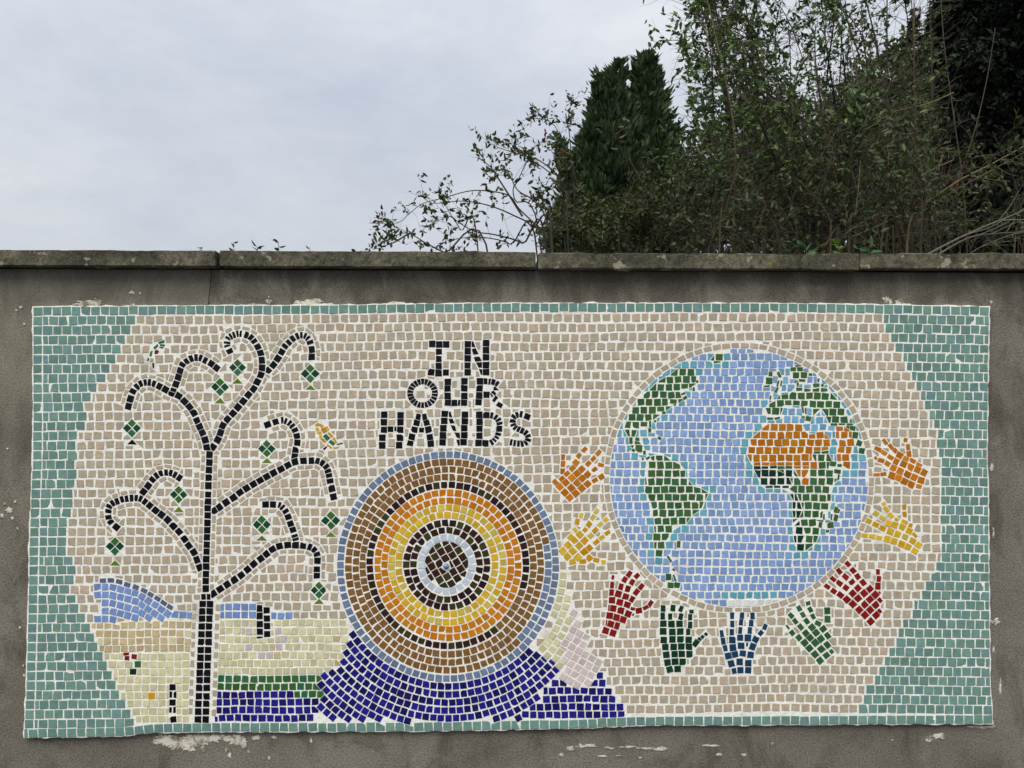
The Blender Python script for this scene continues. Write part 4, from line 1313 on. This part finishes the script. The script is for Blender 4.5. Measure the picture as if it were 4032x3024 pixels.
part_of_tiles('flower', 'landscape_marks', mosaic, 'single red, green and orange tiles in the pale meadow', single=True)
part_of_tiles('border', 'border_course', mosaic, 'teal border course of square tiles', single=True)
for nm, key, lab in (('teal_field', 'teal_field_left', 'teal tiles at the left end'), ('teal_field', 'teal_field_right', 'teal tiles at the right end'), ('beige_ground', 'beige_field', 'beige background tiles'), ('blue_hill', 'blue_hill', 'light blue hills'),
                     ('tan_field', 'tan_field', 'tan field tiles'), ('pale_meadow', 'pale_meadow', 'pale yellow meadow tiles'), ('green_bank', 'green_bank', 'two rows of green tiles'), ('navy_wave', 'navy_wave', 'navy blue waves under the disc'),
                     ('pale_band', 'pale_band', 'pale yellow band beside the disc'), ('pink_band', 'pink_band', 'pale pink tiles beside the disc')):
    part_of_tiles(nm, key, mosaic, lab)
globe = empty('globe', mosaic)
globe['label'] = 'round globe of blue sea and green land'
for nm, key in (('ocean', 'globe_ocean'), ('americas', 'globe_america'), ('eurasia', 'globe_eurasia'), ('africa', 'globe_africa'), ('desert', 'globe_desert'), ('ice', 'globe_ice')):
    part_of_tiles(nm, key, globe)
disc = empty('ripple_disc', mosaic)
disc['label'] = 'disc of brown, orange and yellow rings'
for i in range(len(RINGS)):
    part_of_tiles('ring', 'ripple_ring_%02d' % i, disc)
part_of_tiles('disc_core', 'ripple_core', disc)
mw = on_plane(mcx, mcy, TILE_Y)
mm = MB()
sv, sf = [], []
SG, SR = 20, 10
for j in range(SR + 1):
    a = math.pi / 2 * j / SR
    for i in range(SG):
        b = 2 * math.pi * i / SG
        rr = 0.0085 * math.cos(a)
        sv.append((mw.x + rr * math.cos(b), GROUT_Y - 0.0085 * math.sin(a), mw.z + rr * math.sin(b)))
for j in range(SR):
    for i in range(SG):
        sf.append((j * SG + i, j * SG + (i + 1) % SG, (j + 1) * SG + (i + 1) % SG, (j + 1) * SG + i))
mm.add(sv, sf)
mm.build('glass_marble', M_MARBLE, disc, smooth=True)

# ------------------------------------------------------------------ mortar smeared on the wall
SR_ = random.Random(77)


def smear(x, y, w, h, seed):
    m_ = MB()
    n = 72
    c0 = on_plane(x, y, -0.0022)
    pts = []
    for i in range(n):
        a = 2 * math.pi * i / n
        q = 1 + .55 * mnoise.noise(Vector((math.cos(a) * 1.6 + seed * 3.7, math.sin(a) * 1.6, seed))) + .50 * mnoise.noise(Vector((math.cos(a) * 5 + seed, math.sin(a) * 5, seed * 2.1))) + .35 * mnoise.noise(Vector((math.cos(a) * 14 + seed, math.sin(a) * 14, seed * 1.3)))
        pts.append(on_plane(x + math.cos(a) * w / 2 * q, y + math.sin(a) * h / 2 * q, -0.0008))
    v = [tuple(c0)] + [(c0.x + (p.x - c0.x) * .8, -0.0018, c0.z + (p.z - c0.z) * .8) for p in pts] + [tuple(p) for p in pts] + [(p.x, 0.001, p.z) for p in pts]
    f = []
    for i in range(n):
        j = (i + 1) % n
        f += [(0, 1 + i, 1 + j), (1 + i, 1 + n + i, 1 + n + j, 1 + j), (1 + n + i, 1 + 2 * n + i, 1 + 2 * n + j, 1 + n + j)]
    m_.add(v, f)
    m_.build('mortar_smear', M_SMEAR, wall)


SM = [(655, 2912, 110, 40), (700, 2926, 120, 44), (770, 2918, 90, 40), (830, 2908, 70, 34), (745, 2945, 40, 30), (880, 2905, 90, 24), (935, 2915, 60, 34), (800, 2950, 20, 22), (960, 2935, 18, 26), (980, 2960, 12, 14), (1010, 2906, 40, 14), (905, 2975, 12, 20), (1060, 2985, 10, 18), (1180, 1190, 40, 16), (1290, 1198, 50, 10), (1060, 1170, 10, 8), (1380, 1200, 30, 8), (520, 1200, 50, 8), (3560, 1200, 50, 10), (3600, 1206, 60, 8), (345, 1196, 95, 22), (380, 1190, 30, 26), (1215, 1196, 100, 30), (1240, 1186, 60, 20), (1060, 1186, 22, 16), (1565, 1197, 70, 18), (1000, 1200, 60, 12), (3540, 1190, 34, 24), (3500, 1186, 30, 26), (3480, 1176, 12, 12), (3902, 1192, 12, 14), (520, 1153, 18, 14), (552, 1155, 7, 7),
      (690, 2913, 130, 34), (760, 2906, 60, 28), (640, 2905, 60, 22), (905, 2912, 50, 18), (960, 2918, 22, 24), (1080, 2904, 20, 12), (890, 2952, 12, 14), (1225, 2917, 9, 18), (3860, 2862, 90, 14), (3905, 2860, 22, 16), (3700, 2900, 50, 22), (3660, 2912, 26, 26),
      (2245, 2948, 34, 14), (2285, 2940, 30, 16), (2320, 2936, 46, 12), (2400, 2946, 40, 8), (2470, 2942, 60, 9), (2540, 2947, 70, 8), (2600, 2950, 60, 12), (2210, 2972, 18, 14), (2370, 2978, 34, 6), (2440, 2977, 26, 5), (2520, 2984, 12, 8), (2800, 2936, 60, 8), (2830, 2972, 22, 12), (2930, 2972, 20, 10), (3040, 2928, 12, 10),
      (36, 2010, 26, 20), (20, 1985, 12, 10), (60, 1975, 10, 12), (50, 2040, 12, 12), (8, 2030, 14, 16), (70, 2080, 8, 12), (58, 2290, 8, 22), (92, 2620, 9, 14), (95, 2660, 9, 14), (78, 2472, 10, 10), (30, 1768, 8, 8), (3915, 2448, 36, 24), (3905, 1840, 14, 30), (3912, 2100, 8, 40), (82, 1210, 14, 10), (66, 1222, 10, 9), (95, 1275, 10, 12), (3912, 2560, 8, 26), (3940, 2700, 8, 60)]
for i, a in enumerate(SM):
    smear(*a, i * 1.37 + .5)

# ------------------------------------------------------------------ vegetation behind the wall
VR = random.Random(99)


def smooth_path(pts, n=8):
    out = []
    P = [pts[0]] + list(pts) + [pts[-1]]
    for i in range(1, len(P) - 2):
        a, b, c, d = P[i - 1], P[i], P[i + 1], P[i + 2]
        for k in range(n):
            t = k / n
            out.append(0.5 * ((2 * b) + (c - a) * t + (2 * a - 5 * b + 4 * c - d) * t * t + (3 * b - a - 3 * c + d) * t ** 3))
    out.append(pts[-1])
    return out


def tube(mb, pts, r0, r1, c, sides=4):
    n = len(pts)
    if n < 2:
        return
    v, f = [], []
    for i, p in enumerate(pts):
        t = (pts[min(i + 1, n - 1)] - pts[max(i - 1, 0)])
        if t.length < 1e-9:
            t = Vector((0, 0, 1))
        t.normalize()
        u = t.cross(Vector((0.31, 0.9, 0.2)))
        if u.length < 1e-3:
            u = t.cross(Vector((1, 0, 0)))
        u.normalize()
        w = t.cross(u)
        r = r0 + (r1 - r0) * i / (n - 1)
        for k in range(sides):
            a = 2 * math.pi * k / sides
            v.append(tuple(p + (u * math.cos(a) + w * math.sin(a)) * r))
    for i in range(n - 1):
        for k in range(sides):
            k2 = (k + 1) % sides
            f.append((i * sides + k, i * sides + k2, (i + 1) * sides + k2, (i + 1) * sides + k))
    mb.add(v, f, c)


def rdir(r=VR):
    while True:
        v = Vector((r.uniform(-1, 1), r.uniform(-1, 1), r.uniform(-1, 1)))
        if 0.05 < v.length < 1:
            return v.normalized()


def leaf(mb, pos, d, L, W, c):
    """Pointed oval leaf folded along its midrib."""
    d = d.normalized()
    s = d.cross(rdir())
    if s.length < 1e-3:
        return
    s.normalize()
    nrm = d.cross(s)
    fold = W * VR.uniform(.1, .35)
    curl = L * VR.uniform(-.05, .15)
    v = [pos, pos + d * L * .35 + s * W * .5 + nrm * fold, pos + d * L * .75 + s * W * .32 + nrm * (fold * .6 - curl * .5), pos + d * L - nrm * curl,
         pos + d * L * .75 - s * W * .32 + nrm * (fold * .6 - curl * .5), pos + d * L * .35 - s * W * .5 + nrm * fold, pos + d * L * .55 - nrm * curl * .2]
    mb.add([tuple(x) for x in v], [(0, 1, 6), (1, 2, 6), (2, 3, 6), (3, 4, 6), (4, 5, 6), (5, 0, 6)], c)


def wander(p, d, length, n, wob, bend):
    pts = [p.copy()]
    d = d.normalized()
    for i in range(n):
        d = (d + rdir() * wob + bend / n).normalized()
        pts.append(pts[-1] + d * (length / n))
    return pts


def leafcol(cols):
    c = VR.choice(cols)
    k = VR.uniform(.7, 1.25)
    return (*[x * k for x in c], 0)


def shrub(stems, twig_n, twig_len, leaf_n, leaf_L, leafcols, barkcols, r0=0.012, twig_up=0.35, wob=.28, sub=1, mbs=None, start=.35, droop=-.15, leaf_p=1.0, berries=None, berry_p=0.0):
    mb_b, mb_l = mbs
    for st in stems:
        path = smooth_path(st, 7)
        bc = leafcol(barkcols)
        tube(mb_b, path, r0 * VR.uniform(.6, 1.3), r0 * .22, bc, 5)
        n = len(path)
        for _ in range(twig_n):
            t = start + (1 - start) * VR.random() ** .8
            i = min(n - 2, int(t * (n - 1)))
            base = path[i]
            ax = (path[i + 1] - path[i]).normalized()
            d = (ax * .7 + rdir() * .9 + Vector((0, 0, twig_up))).normalized()
            L = twig_len * VR.uniform(.4, 1.3) * (1.25 - .6 * t)
            tw = wander(base, d, L, 5, wob, Vector((0, 0, droop)))
            tube(mb_b, tw, r0 * .22, r0 * .07, leafcol(barkcols), 3)
            subs = [tw]
            for _k in range(sub):
                j = VR.randrange(1, 5)
                s2 = wander(tw[j], ((tw[j] - tw[j - 1]).normalized() + rdir() * .8), L * VR.uniform(.3, .6), 4, wob, Vector((0, 0, droop)))
                tube(mb_b, s2, r0 * .13, r0 * .05, leafcol(barkcols), 3)
                subs.append(s2)
            if VR.random() > leaf_p:
                continue
            for tt in subs:
                for _k in range(leaf_n):
                    j = VR.randrange(1, len(tt))
                    p = tt[j - 1].lerp(tt[j], VR.random())
                    a = (tt[j] - tt[j - 1]).normalized()
                    leaf(mb_l, p, a * .6 + rdir() * .9 + Vector((0, 0, -.15)), leaf_L * VR.uniform(.6, 1.25), leaf_L * VR.uniform(.38, .55), leafcol(leafcols))
                if berries is not None and VR.random() < berry_p:
                    for _k in range(4):
                        berry(berries, tt[-1] + rdir() * .012, VR.uniform(.0028, .0042))


def berry(mb, p, r):
    v = [p + Vector(q) * r for q in ((1, 0, 0), (-1, 0, 0), (0, 1, 0), (0, -1, 0), (0, 0, 1), (0, 0, -1))]
    mb.add([tuple(x) for x in v], [(0, 2, 4), (2, 1, 4), (1, 3, 4), (3, 0, 4), (2, 0, 5), (1, 2, 5), (3, 1, 5), (0, 3, 5)])


def thing(name, label, cat, base, group=None):
    o = empty(name, None, base)
    return tag(o, label, cat, group)


DKG = [lin((58, 71, 40)), lin((46, 59, 34)), lin((76, 85, 50))]
OLIVE = [lin((66, 74, 38)), lin((84, 84, 44)), lin((52, 62, 32)), lin((96, 80, 44))]
ELDER = [lin((80, 106, 58)), lin((68, 92, 50)), lin((104, 126, 76)), lin((60, 78, 44))]
RUST = [lin((92, 62, 40)), lin((70, 48, 32))]
BARK = [lin((50, 43, 33)), lin((62, 54, 41)), lin((38, 34, 28))]
PALEB = [lin((116, 102, 68)), lin((88, 78, 55)), lin((66, 58, 43))]


def VZ(zx, zy, y):                                # crop of the arching shrub
    return V2(768 + zx * .4752, 164.6 + zy * .4752, y)


# ---- arching berry shrub leaning left over the wall
root = V2(1235, 560, 0.85)
sh = thing('berry_shrub', 'arching shrub with small dark leaves and red berries leaning over the wall', 'shrub', (root.x, .85, 0))
mb, ml, mbe = MB(), MB(), MB()
RAW = [[(905, 860), (830, 700), (740, 600), (700, 545), (620, 520), (520, 520), (400, 550), (300, 580), (240, 630), (190, 670), (60, 668)],
       [(890, 860), (800, 690), (720, 630), (600, 590), (480, 565), (350, 580), (290, 530)], [(870, 860), (760, 760), (640, 720), (540, 700), (440, 640), (400, 560)],
       [(620, 900), (400, 798), (330, 760), (240, 715), (170, 735), (100, 775)], [(960, 860), (930, 500), (850, 390), (740, 350), (660, 325), (612, 308)],
       [(970, 860), (945, 500), (870, 430), (790, 370), (720, 325)], [(1000, 860), (985, 450), (930, 270), (880, 210), (810, 190), (757, 200)], [(1010, 860), (975, 300), (962, 220), (975, 130), (985, 75)],
       [(850, 860), (720, 560), (745, 470), (780, 380), (805, 325), (875, 282)], [(760, 640), (660, 480), (610, 410), (552, 370)], [(830, 860), (700, 760), (580, 730), (480, 740), (420, 760)],
       [(240, 715), (160, 760), (140, 725)], [(900, 860), (860, 640), (800, 560), (740, 520), (690, 430), (660, 440)], [(940, 860), (900, 650), (850, 560), (840, 520)], [(1040, 860), (1010, 500), (960, 380), (930, 360)], [(560, 860), (480, 700), (420, 640), (330, 690)]]
stems = []
for st in RAW:
    y0 = VR.uniform(.55, 1.1)
    pts = [VZ(a + VR.uniform(-4, 4), b + VR.uniform(-4, 4), y0 + VR.uniform(-.06, .06)) for a, b in st]
    stems.append([Vector((pts[0].x + .05, y0 + .05, 0.2))] + pts if st[0][1] > 800 else pts)
shrub(stems, 13, .12, 3, .024, DKG + DKG + OLIVE[:3], BARK, r0=.0036, mbs=(mb, ml), start=.30, sub=1, berries=mbe, berry_p=.05, wob=.3, leaf_p=.9)
shrub(stems[4:9], 3, .07, 2, .022, DKG + OLIVE, BARK, r0=.003, mbs=(mb, ml), start=.55, sub=1, berries=mbe, berry_p=.06)
mb.build('branches', M_BARK, sh)
ml.build('crown', M_LEAF, sh)
tag(mbe.build('berries', M_BERRY, sh), kind='stuff')

# ---- olive leaved bush filling the foot of the conifer
root = V2(1330, 560, 1.2)
sh = thing('olive_bush', 'low olive green bush against the foot of the conifer', 'bush', (root.x, 1.2, 0))
mb, ml = MB(), MB()
stems = []
for i in range(30):
    u = VR.uniform(1200, 1480)
    y0 = VR.uniform(.8, 1.7)
    vt = VR.uniform(400, 530) + max(0, (1330 - u)) * .2
    p0 = V2(u + VR.uniform(-30, 30), 560, y0)
    stems.append([Vector((p0.x, y0, .2)), V2(u + VR.uniform(-20, 20), 590, y0), V2(u + VR.uniform(-40, 40), (vt + 560) / 2, y0 + VR.uniform(-.1, .1)), V2(u + VR.uniform(-60, 60), vt, y0)])
shrub(stems, 24, .15, 4, .026, OLIVE[:3] + DKG, BARK, r0=.0035, mbs=(mb, ml), start=.45, sub=1, wob=.3)
mb.build('branches', M_BARK, sh)
ml.build('crown', M_LEAF, sh)


# ---- conifers
def plume(mb, p, d, L, c, n=6, spread=.45, wd=.16):
    for _ in range(n):
        q = (d + rdir() * spread).normalized()
        b = p + rdir() * L * .25
        s = q.cross(rdir()).normalized() * L * wd
        m_ = b + q * L * .45
        k = VR.uniform(.75, 1.25)
        mb.add([tuple(b), tuple(m_ + s), tuple(b + q * L * VR.uniform(.8, 1.1)), tuple(m_ - s)], [(0, 1, 2, 3)], (c[0] * k, c[1] * k, c[2] * k, 0))


def spire(mb, y, axis, widths, n, L, cols, seed, up=1.0, core=None):
    """Foliage over a bumpy column. axis: [(u, v)] top to bottom; widths: half widths in view pixels."""
    k = len(axis)
    pts = [V2(u, v, y) for u, v in axis]
    rad = [(V2(u + w, v, y) - V2(u, v, y)).length for (u, v), w in zip(axis, widths)]
    seg = []
    for i in range(k - 1):
        seg.append((pts[i] - pts[i + 1]).length * (rad[i] + rad[i + 1] + .03))
    tot = sum(seg)
    for i in range(k - 1):
        for _ in range(int(n * seg[i] / tot)):
            t = VR.random()
            p, r = pts[i].lerp(pts[i + 1], t), rad[i] + (rad[i + 1] - rad[i]) * t
            a = VR.uniform(0, 2 * math.pi)
            bump_ = 1 + .34 * mnoise.noise(Vector((math.cos(a) * 2.2 + seed, math.sin(a) * 2.2, p.z * 1.6))) + .34 * mnoise.noise(Vector((math.cos(a) * 6 + seed, math.sin(a) * 6, p.z * 4.2)))
            rr = r * bump_ * (1.04 - .40 * VR.random() ** 1.6)
            o = Vector((math.cos(a), math.sin(a), 0))
            big = 1.0
            if VR.random() < .10:                      # stray shoots break the outline
                rr, big = rr * VR.uniform(1.0, 1.14), 1.7
            plume(mb, p + o * rr, (o * (.45 if big == 1 else .8) + Vector((0, 0, up))), L * big * VR.uniform(.6, 1.3), VR.choice(cols))
    if core is not None:  # solid column added inside the plumes to block light through the crown
        v, f = [], []
        S = 14
        for p, r in zip(pts, rad):
            for j in range(S):
                a = 2 * math.pi * j / S
                v.append((p.x + math.cos(a) * r * .72, p.y + math.sin(a) * r * .72, p.z - .15))
        for i in range(k - 1):
            for j in range(S):
                f.append((i * S + j, i * S + (j + 1) % S, (i + 1) * S + (j + 1) % S, (i + 1) * S + j))
        core.add(v, f, (*cols[0], 0))


CON = [lin((54, 72, 44)), lin((46, 62, 38)), lin((68, 86, 54)), lin((62, 78, 52))]
yC = 6.0
root = V2(1360, 600, yC)
ct = thing('conifer', 'tall twin topped dark green conifer behind the arching shrub', 'conifer', (root.x, yC, 0))
mc, mcore, mt = MB(), MB(), MB()
spire(mc, yC, [(1337, 136), (1329, 172), (1323, 222), (1318, 300), (1316, 400), (1315, 520), (1318, 640)], [3, 15, 28, 57, 80, 95, 107], 10500, .062, CON, 1.3, core=mcore)
spire(mc, yC + .15, [(1397, 118), (1397, 158), (1399, 225), (1402, 320), (1404, 440), (1405, 640)], [6, 20, 33, 50, 68, 87], 9000, .062, CON, 4.1, core=mcore)
spire(mc, yC - .05, [(1362, 225), (1364, 260), (1362, 320), (1360, 430), (1360, 600)], [4, 14, 26, 38, 50], 2300, .062, CON, 12.1)
spire(mc, yC - .1, [(1295, 165), (1292, 210), (1285, 280), (1275, 380), (1270, 560)], [2, 8, 19, 38, 55], 2600, .06, CON, 7.7)
spire(mc, yC - .2, [(1212, 305), (1212, 330), (1225, 380), (1240, 470)], [2, 9, 14, 24], 450, .06, CON, 9.7)
mc.build('crown', M_NEEDLE, ct)
mcore.build('light_block_core', M_NEEDLE, ct)  # added core, keeps light from passing through the crown
tube(mt, [Vector((root.x, yC, 0)), V2(1365, 300, yC)], .14, .05, (*BARK[0], 0), 8)
mt.build('trunk', M_BARK, ct)

yD = 3.6
root = V2(2190, 600, yD)
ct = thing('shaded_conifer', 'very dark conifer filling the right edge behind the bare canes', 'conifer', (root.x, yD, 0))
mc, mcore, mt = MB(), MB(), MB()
DARKC = [lin((20, 30, 20)), lin((18, 27, 18)), lin((27, 40, 26))]  # near-black greens, the deep shade of this edge put into the colour
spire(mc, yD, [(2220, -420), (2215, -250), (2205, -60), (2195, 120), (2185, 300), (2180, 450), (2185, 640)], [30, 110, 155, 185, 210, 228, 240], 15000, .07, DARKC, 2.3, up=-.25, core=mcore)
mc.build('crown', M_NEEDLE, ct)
mcore.build('light_block_core', M_NEEDLE, ct)  # same added light-blocking core
tube(mt, [Vector((root.x, yD, 0)), V2(2200, 0, yD)], .12, .05, (*BARK[0], 0), 8)
mt.build('trunk', M_BARK, ct)

# ---- big leafy elder
root = V2(1850, 560, 2.0)
sh = thing('elder_tree', 'tall tangled leafy elder filling the sky on the right', 'tree', (root.x, 2.0, 0))
mb, ml = MB(), MB()
lf, br = [], []
for (u, v) in ((1428, 96), (1480, 132), (1500, 45), (1515, 12), (1478, 175), (1500, 88), (1540, -10), (1560, 60), (1490, 290), (1510, 240), (1470, 370), (1540, 180)):
    y0 = VR.uniform(1.2, 2.6)
    ub = VR.uniform(1680, 1900)
    b0 = V2(ub, 560, y0 + .3)
    lf.append([Vector((b0.x, b0.y, .1)), V2(ub - 10, 600, y0 + .3), V2(ub - 60, (v + 620) / 2 - 40, y0 + .15), V2((u + ub) / 2 - 20, v + (560 - v) * .13, y0), V2(u + 45, v + VR.uniform(-8, 14), y0), V2(u, v, y0)])
for i in range(72):
    ub = VR.uniform(1580, 2060)
    y0 = VR.uniform(1.0, 3.2)
    vt = VR.choice((VR.uniform(-160, 60), VR.uniform(0, 300), VR.uniform(150, 420)))
    ut = max(1500, ub + VR.uniform(-190, 120) - (560 - vt) * .10)
    b0 = V2(ub, 560, y0)
    st = [Vector((b0.x, y0, .1)), V2(ub, 610, y0), V2(ub + (ut - ub) * .25 + VR.uniform(-30, 30), 560 + (vt - 560) * .45, y0 + VR.uniform(-.15, .15)), V2(ub + (ut - ub) * .65, 560 + (vt - 560) * .85, y0 + VR.uniform(-.2, .2)), V2(ut, vt, y0 + VR.uniform(-.2, .2))]
    (lf if ub < 1850 else br).append(st)
TW = BARK + PALEB[1:]
shrub(lf[:12], 13, .20, 3, .042, ELDER, TW, r0=.006, mbs=(mb, ml), start=.5, sub=2, wob=.24, leaf_p=.8)
shrub(lf[12:], 22, .34, 4, .033, ELDER + DKG[:2], TW, r0=.0085, mbs=(mb, ml), start=.40, sub=3, wob=.30, leaf_p=.55)
shrub(br, 24, .34, 4, .033, DKG + ELDER[1:], TW, r0=.0085, mbs=(mb, ml), start=.35, sub=3, wob=.30, leaf_p=.42)
mb.build('branches', M_BARK, sh)
ml.build('crown', M_LEAF, sh)

# ---- thicket between the elder and the wall, mostly bare
root = V2(1800, 560, .9)
sh = thicket = thing('bare_thicket', 'tangle of mostly bare twigs just above the coping on the right', 'thicket', (root.x, .9, 0))
mb, ml = MB(), MB()
stems = []
for i in range(100):
    ub = VR.uniform(1490, 2030) if i % 12 else VR.uniform(2030, 2230)
    y0 = VR.uniform(.6, 1.9)
    vt = VR.uniform(240, 520)
    ut = ub + VR.uniform(-190, 170)
    b0 = V2(ub, 560, y0)
    stems.append([Vector((b0.x, y0, .1)), V2(ub, 600, y0), V2((ub + ut) / 2 + VR.uniform(-40, 40), (vt + 560) / 2, y0), V2(ut, vt, y0 + VR.uniform(-.1, .1))])
shrub(stems, 16, .26, 2, .030, DKG + ELDER[3:] + OLIVE[:1], BARK + PALEB[1:], r0=.0055, mbs=(mb, ml), start=.35, sub=3, wob=.34, leaf_p=.42, twig_up=.1)
mb.build('branches', M_BARK, sh)
ml.build('crown', M_LEAF, sh)

# ---- dense hedge further back, closing the gaps low down
root = V2(1800, 560, 4.6)
sh = thing('far_hedge', 'dense shaded hedge seen through the tangle of twigs', 'hedge', (root.x, 4.6, 0))
mb, ml = MB(), MB()
stems = []
for i in range(84):
    ub = VR.uniform(1450, 2150)
    y0 = VR.uniform(4.0, 5.2)
    vt = VR.uniform(230, 470) - max(0, ub - 1720) * .55
    b0 = V2(ub, 560, y0)
    stems.append([Vector((b0.x, y0, .1)), V2(ub, 600, y0), V2(ub + VR.uniform(-40, 40), (vt + 560) / 2, y0), V2(ub + VR.uniform(-50, 50), vt, y0)])
shrub(stems, 36, .42, 6, .065, DKG, BARK, r0=.014, mbs=(mb, ml), start=.25, sub=1, wob=.3)
mb.build('branches', M_BARK, sh)
ml.build('crown', M_LEAF, sh)

# ---- long bare canes
CANES = [([(1745, 548), (1800, 518), (1850, 508), (1935, 470), (2010, 430), (2075, 388), (2150, 350), (2240, 300)], 1.05, .0055, PALEB[0]), ([(1775, 552), (1850, 520), (1930, 480), (2030, 430), (2110, 385), (2230, 320)], 1.15, .0045, PALEB[1]),
         ([(1790, 510), (1870, 480), (1940, 420), (1990, 380), (2060, 345)], 1.25, .0040, PALEB[0]), ([(1985, 560), (2060, 520), (2130, 488), (2230, 448)], .45, .0050, lin((98, 96, 80))), ([(2010, 560), (2090, 515), (2150, 505), (2240, 500)], .5, .0045, lin((92, 90, 76))),
         ([(2080, 560), (2130, 528), (2240, 488)], .55, .0035, lin((84, 80, 66))), ([(1700, 560), (1790, 500), (1850, 420), (1900, 350), (1935, 290)], 1.3, .004, PALEB[1]), ([(1950, 560), (1995, 470), (2060, 400), (2100, 300), (2130, 180), (2150, 60)], 1.5, .0045, PALEB[2]),
         ([(1900, 560), (1880, 420), (1865, 280), (1850, 160), (1830, 40)], 1.6, .0045, PALEB[1]), ([(2000, 560), (1985, 380), (1978, 200), (1970, 20), (1965, -60)], 1.7, .005, PALEB[2]), ([(1760, 560), (1775, 400), (1770, 250), (1755, 100)], 1.5, .0035, PALEB[0]),
         ([(2090, 560), (2080, 400), (2060, 250), (2040, 100), (2030, -40)], 1.4, .0045, PALEB[2]), ([(1640, 560), (1690, 480), (1760, 430), (1860, 405), (1960, 385)], 1.1, .0035, PALEB[2]), ([(2060, 200), (2000, 225), (1930, 240), (1880, 238)], 1.35, .0035, PALEB[0])]
for i, (pp, y0, r_, c_) in enumerate(CANES):
    mbk = MB()
    P = [V2(u, v, y0 + .02 * k) for k, (u, v) in enumerate(pp)]
    path = smooth_path(P, 8)
    if pp[0][1] > 540:
        dn = P[0] + (P[0] - P[1]).normalized() * .12
        path = [Vector((dn.x, y0, .02)), dn] + path
    tube(mbk, path, r_ * .8, r_ * .4, (*c_, 0), 6)
    for _ in range(5):
        j = VR.randrange(len(path) // 2, len(path) - 1)
        tw = wander(path[j], (path[j + 1] - path[j]).normalized() + rdir() * .8, VR.uniform(.06, .2), 4, .2, Vector((0, 0, .1)))
        tube(mbk, tw, r_ * .35, r_ * .15, (*c_, 0), 3)
    mbk.build('cane', M_BARK, thicket)

# ---- seedlings rooted behind the coping edge
SEED = [((430, 541), .05, 3, .018, [lin((96, 104, 96))], 'tiny grey seedling on the coping left of its first joint'), ((506, 541), .10, 3, .032, [lin((92, 78, 50)), lin((60, 74, 40))], 'small bronze green seedling just right of the first coping joint'),
        ((556, 543), .06, 6, .040, [lin((44, 70, 40))], 'flat dark green seedling tuft on the coping above the bird'), ((601, 543), .13, 4, .036, [lin((58, 82, 44)), lin((110, 84, 66))], 'upright seedling with reddish tip on the coping above the tree'),
        ((667, 545), .07, 2, .022, [lin((104, 70, 44))], 'two thin brown shoots on the coping above the lettering'), ((1742, 549), .06, 6, .060, [lin((62, 96, 62))], 'green leaf tuft on the coping at the start of the canes'),
        ((1812, 549), .13, 8, .040, [lin((104, 132, 58)), lin((92, 118, 50))], 'bright yellow green seedling on the coping left of the third joint'), ((1880, 549), .08, 5, .060, [lin((66, 100, 66))], 'green toothed leaf sprig on the coping right of the third joint')]
for (u, v), hgt, nl, LL, cols, lab in SEED:
    hgt, LL = hgt * .62, LL * .72
    y0 = .27
    b0 = V2(u, v, y0)
    pl = thing('seedling', lab, 'seedling', (b0.x, y0, COPE_TOP - .08), 'seedlings along the coping')
    mb, ml = MB(), MB()
    bz = Vector((b0.x, y0, COPE_TOP - .08))
    top = V2(u + VR.uniform(-3, 3), v, y0) + Vector((0, 0, hgt * .38))
    st = smooth_path([bz, bz.lerp(top, .6) + Vector((.004, 0, 0)), top], 6)
    tube(mb, st, .0016, .0007, (*cols[0], 0), 5)
    for k in range(nl):
        p = st[int(len(st) * VR.uniform(.72, .99))]
        leaf(ml, p, Vector((VR.uniform(-1, 1), VR.uniform(-.5, .2), VR.uniform(-.05, .7))), LL * VR.uniform(.7, 1.1), LL * .42, leafcol(cols))
    mb.build('stem', M_BARK, pl)
    ml.build('leaves', M_LEAF, pl)
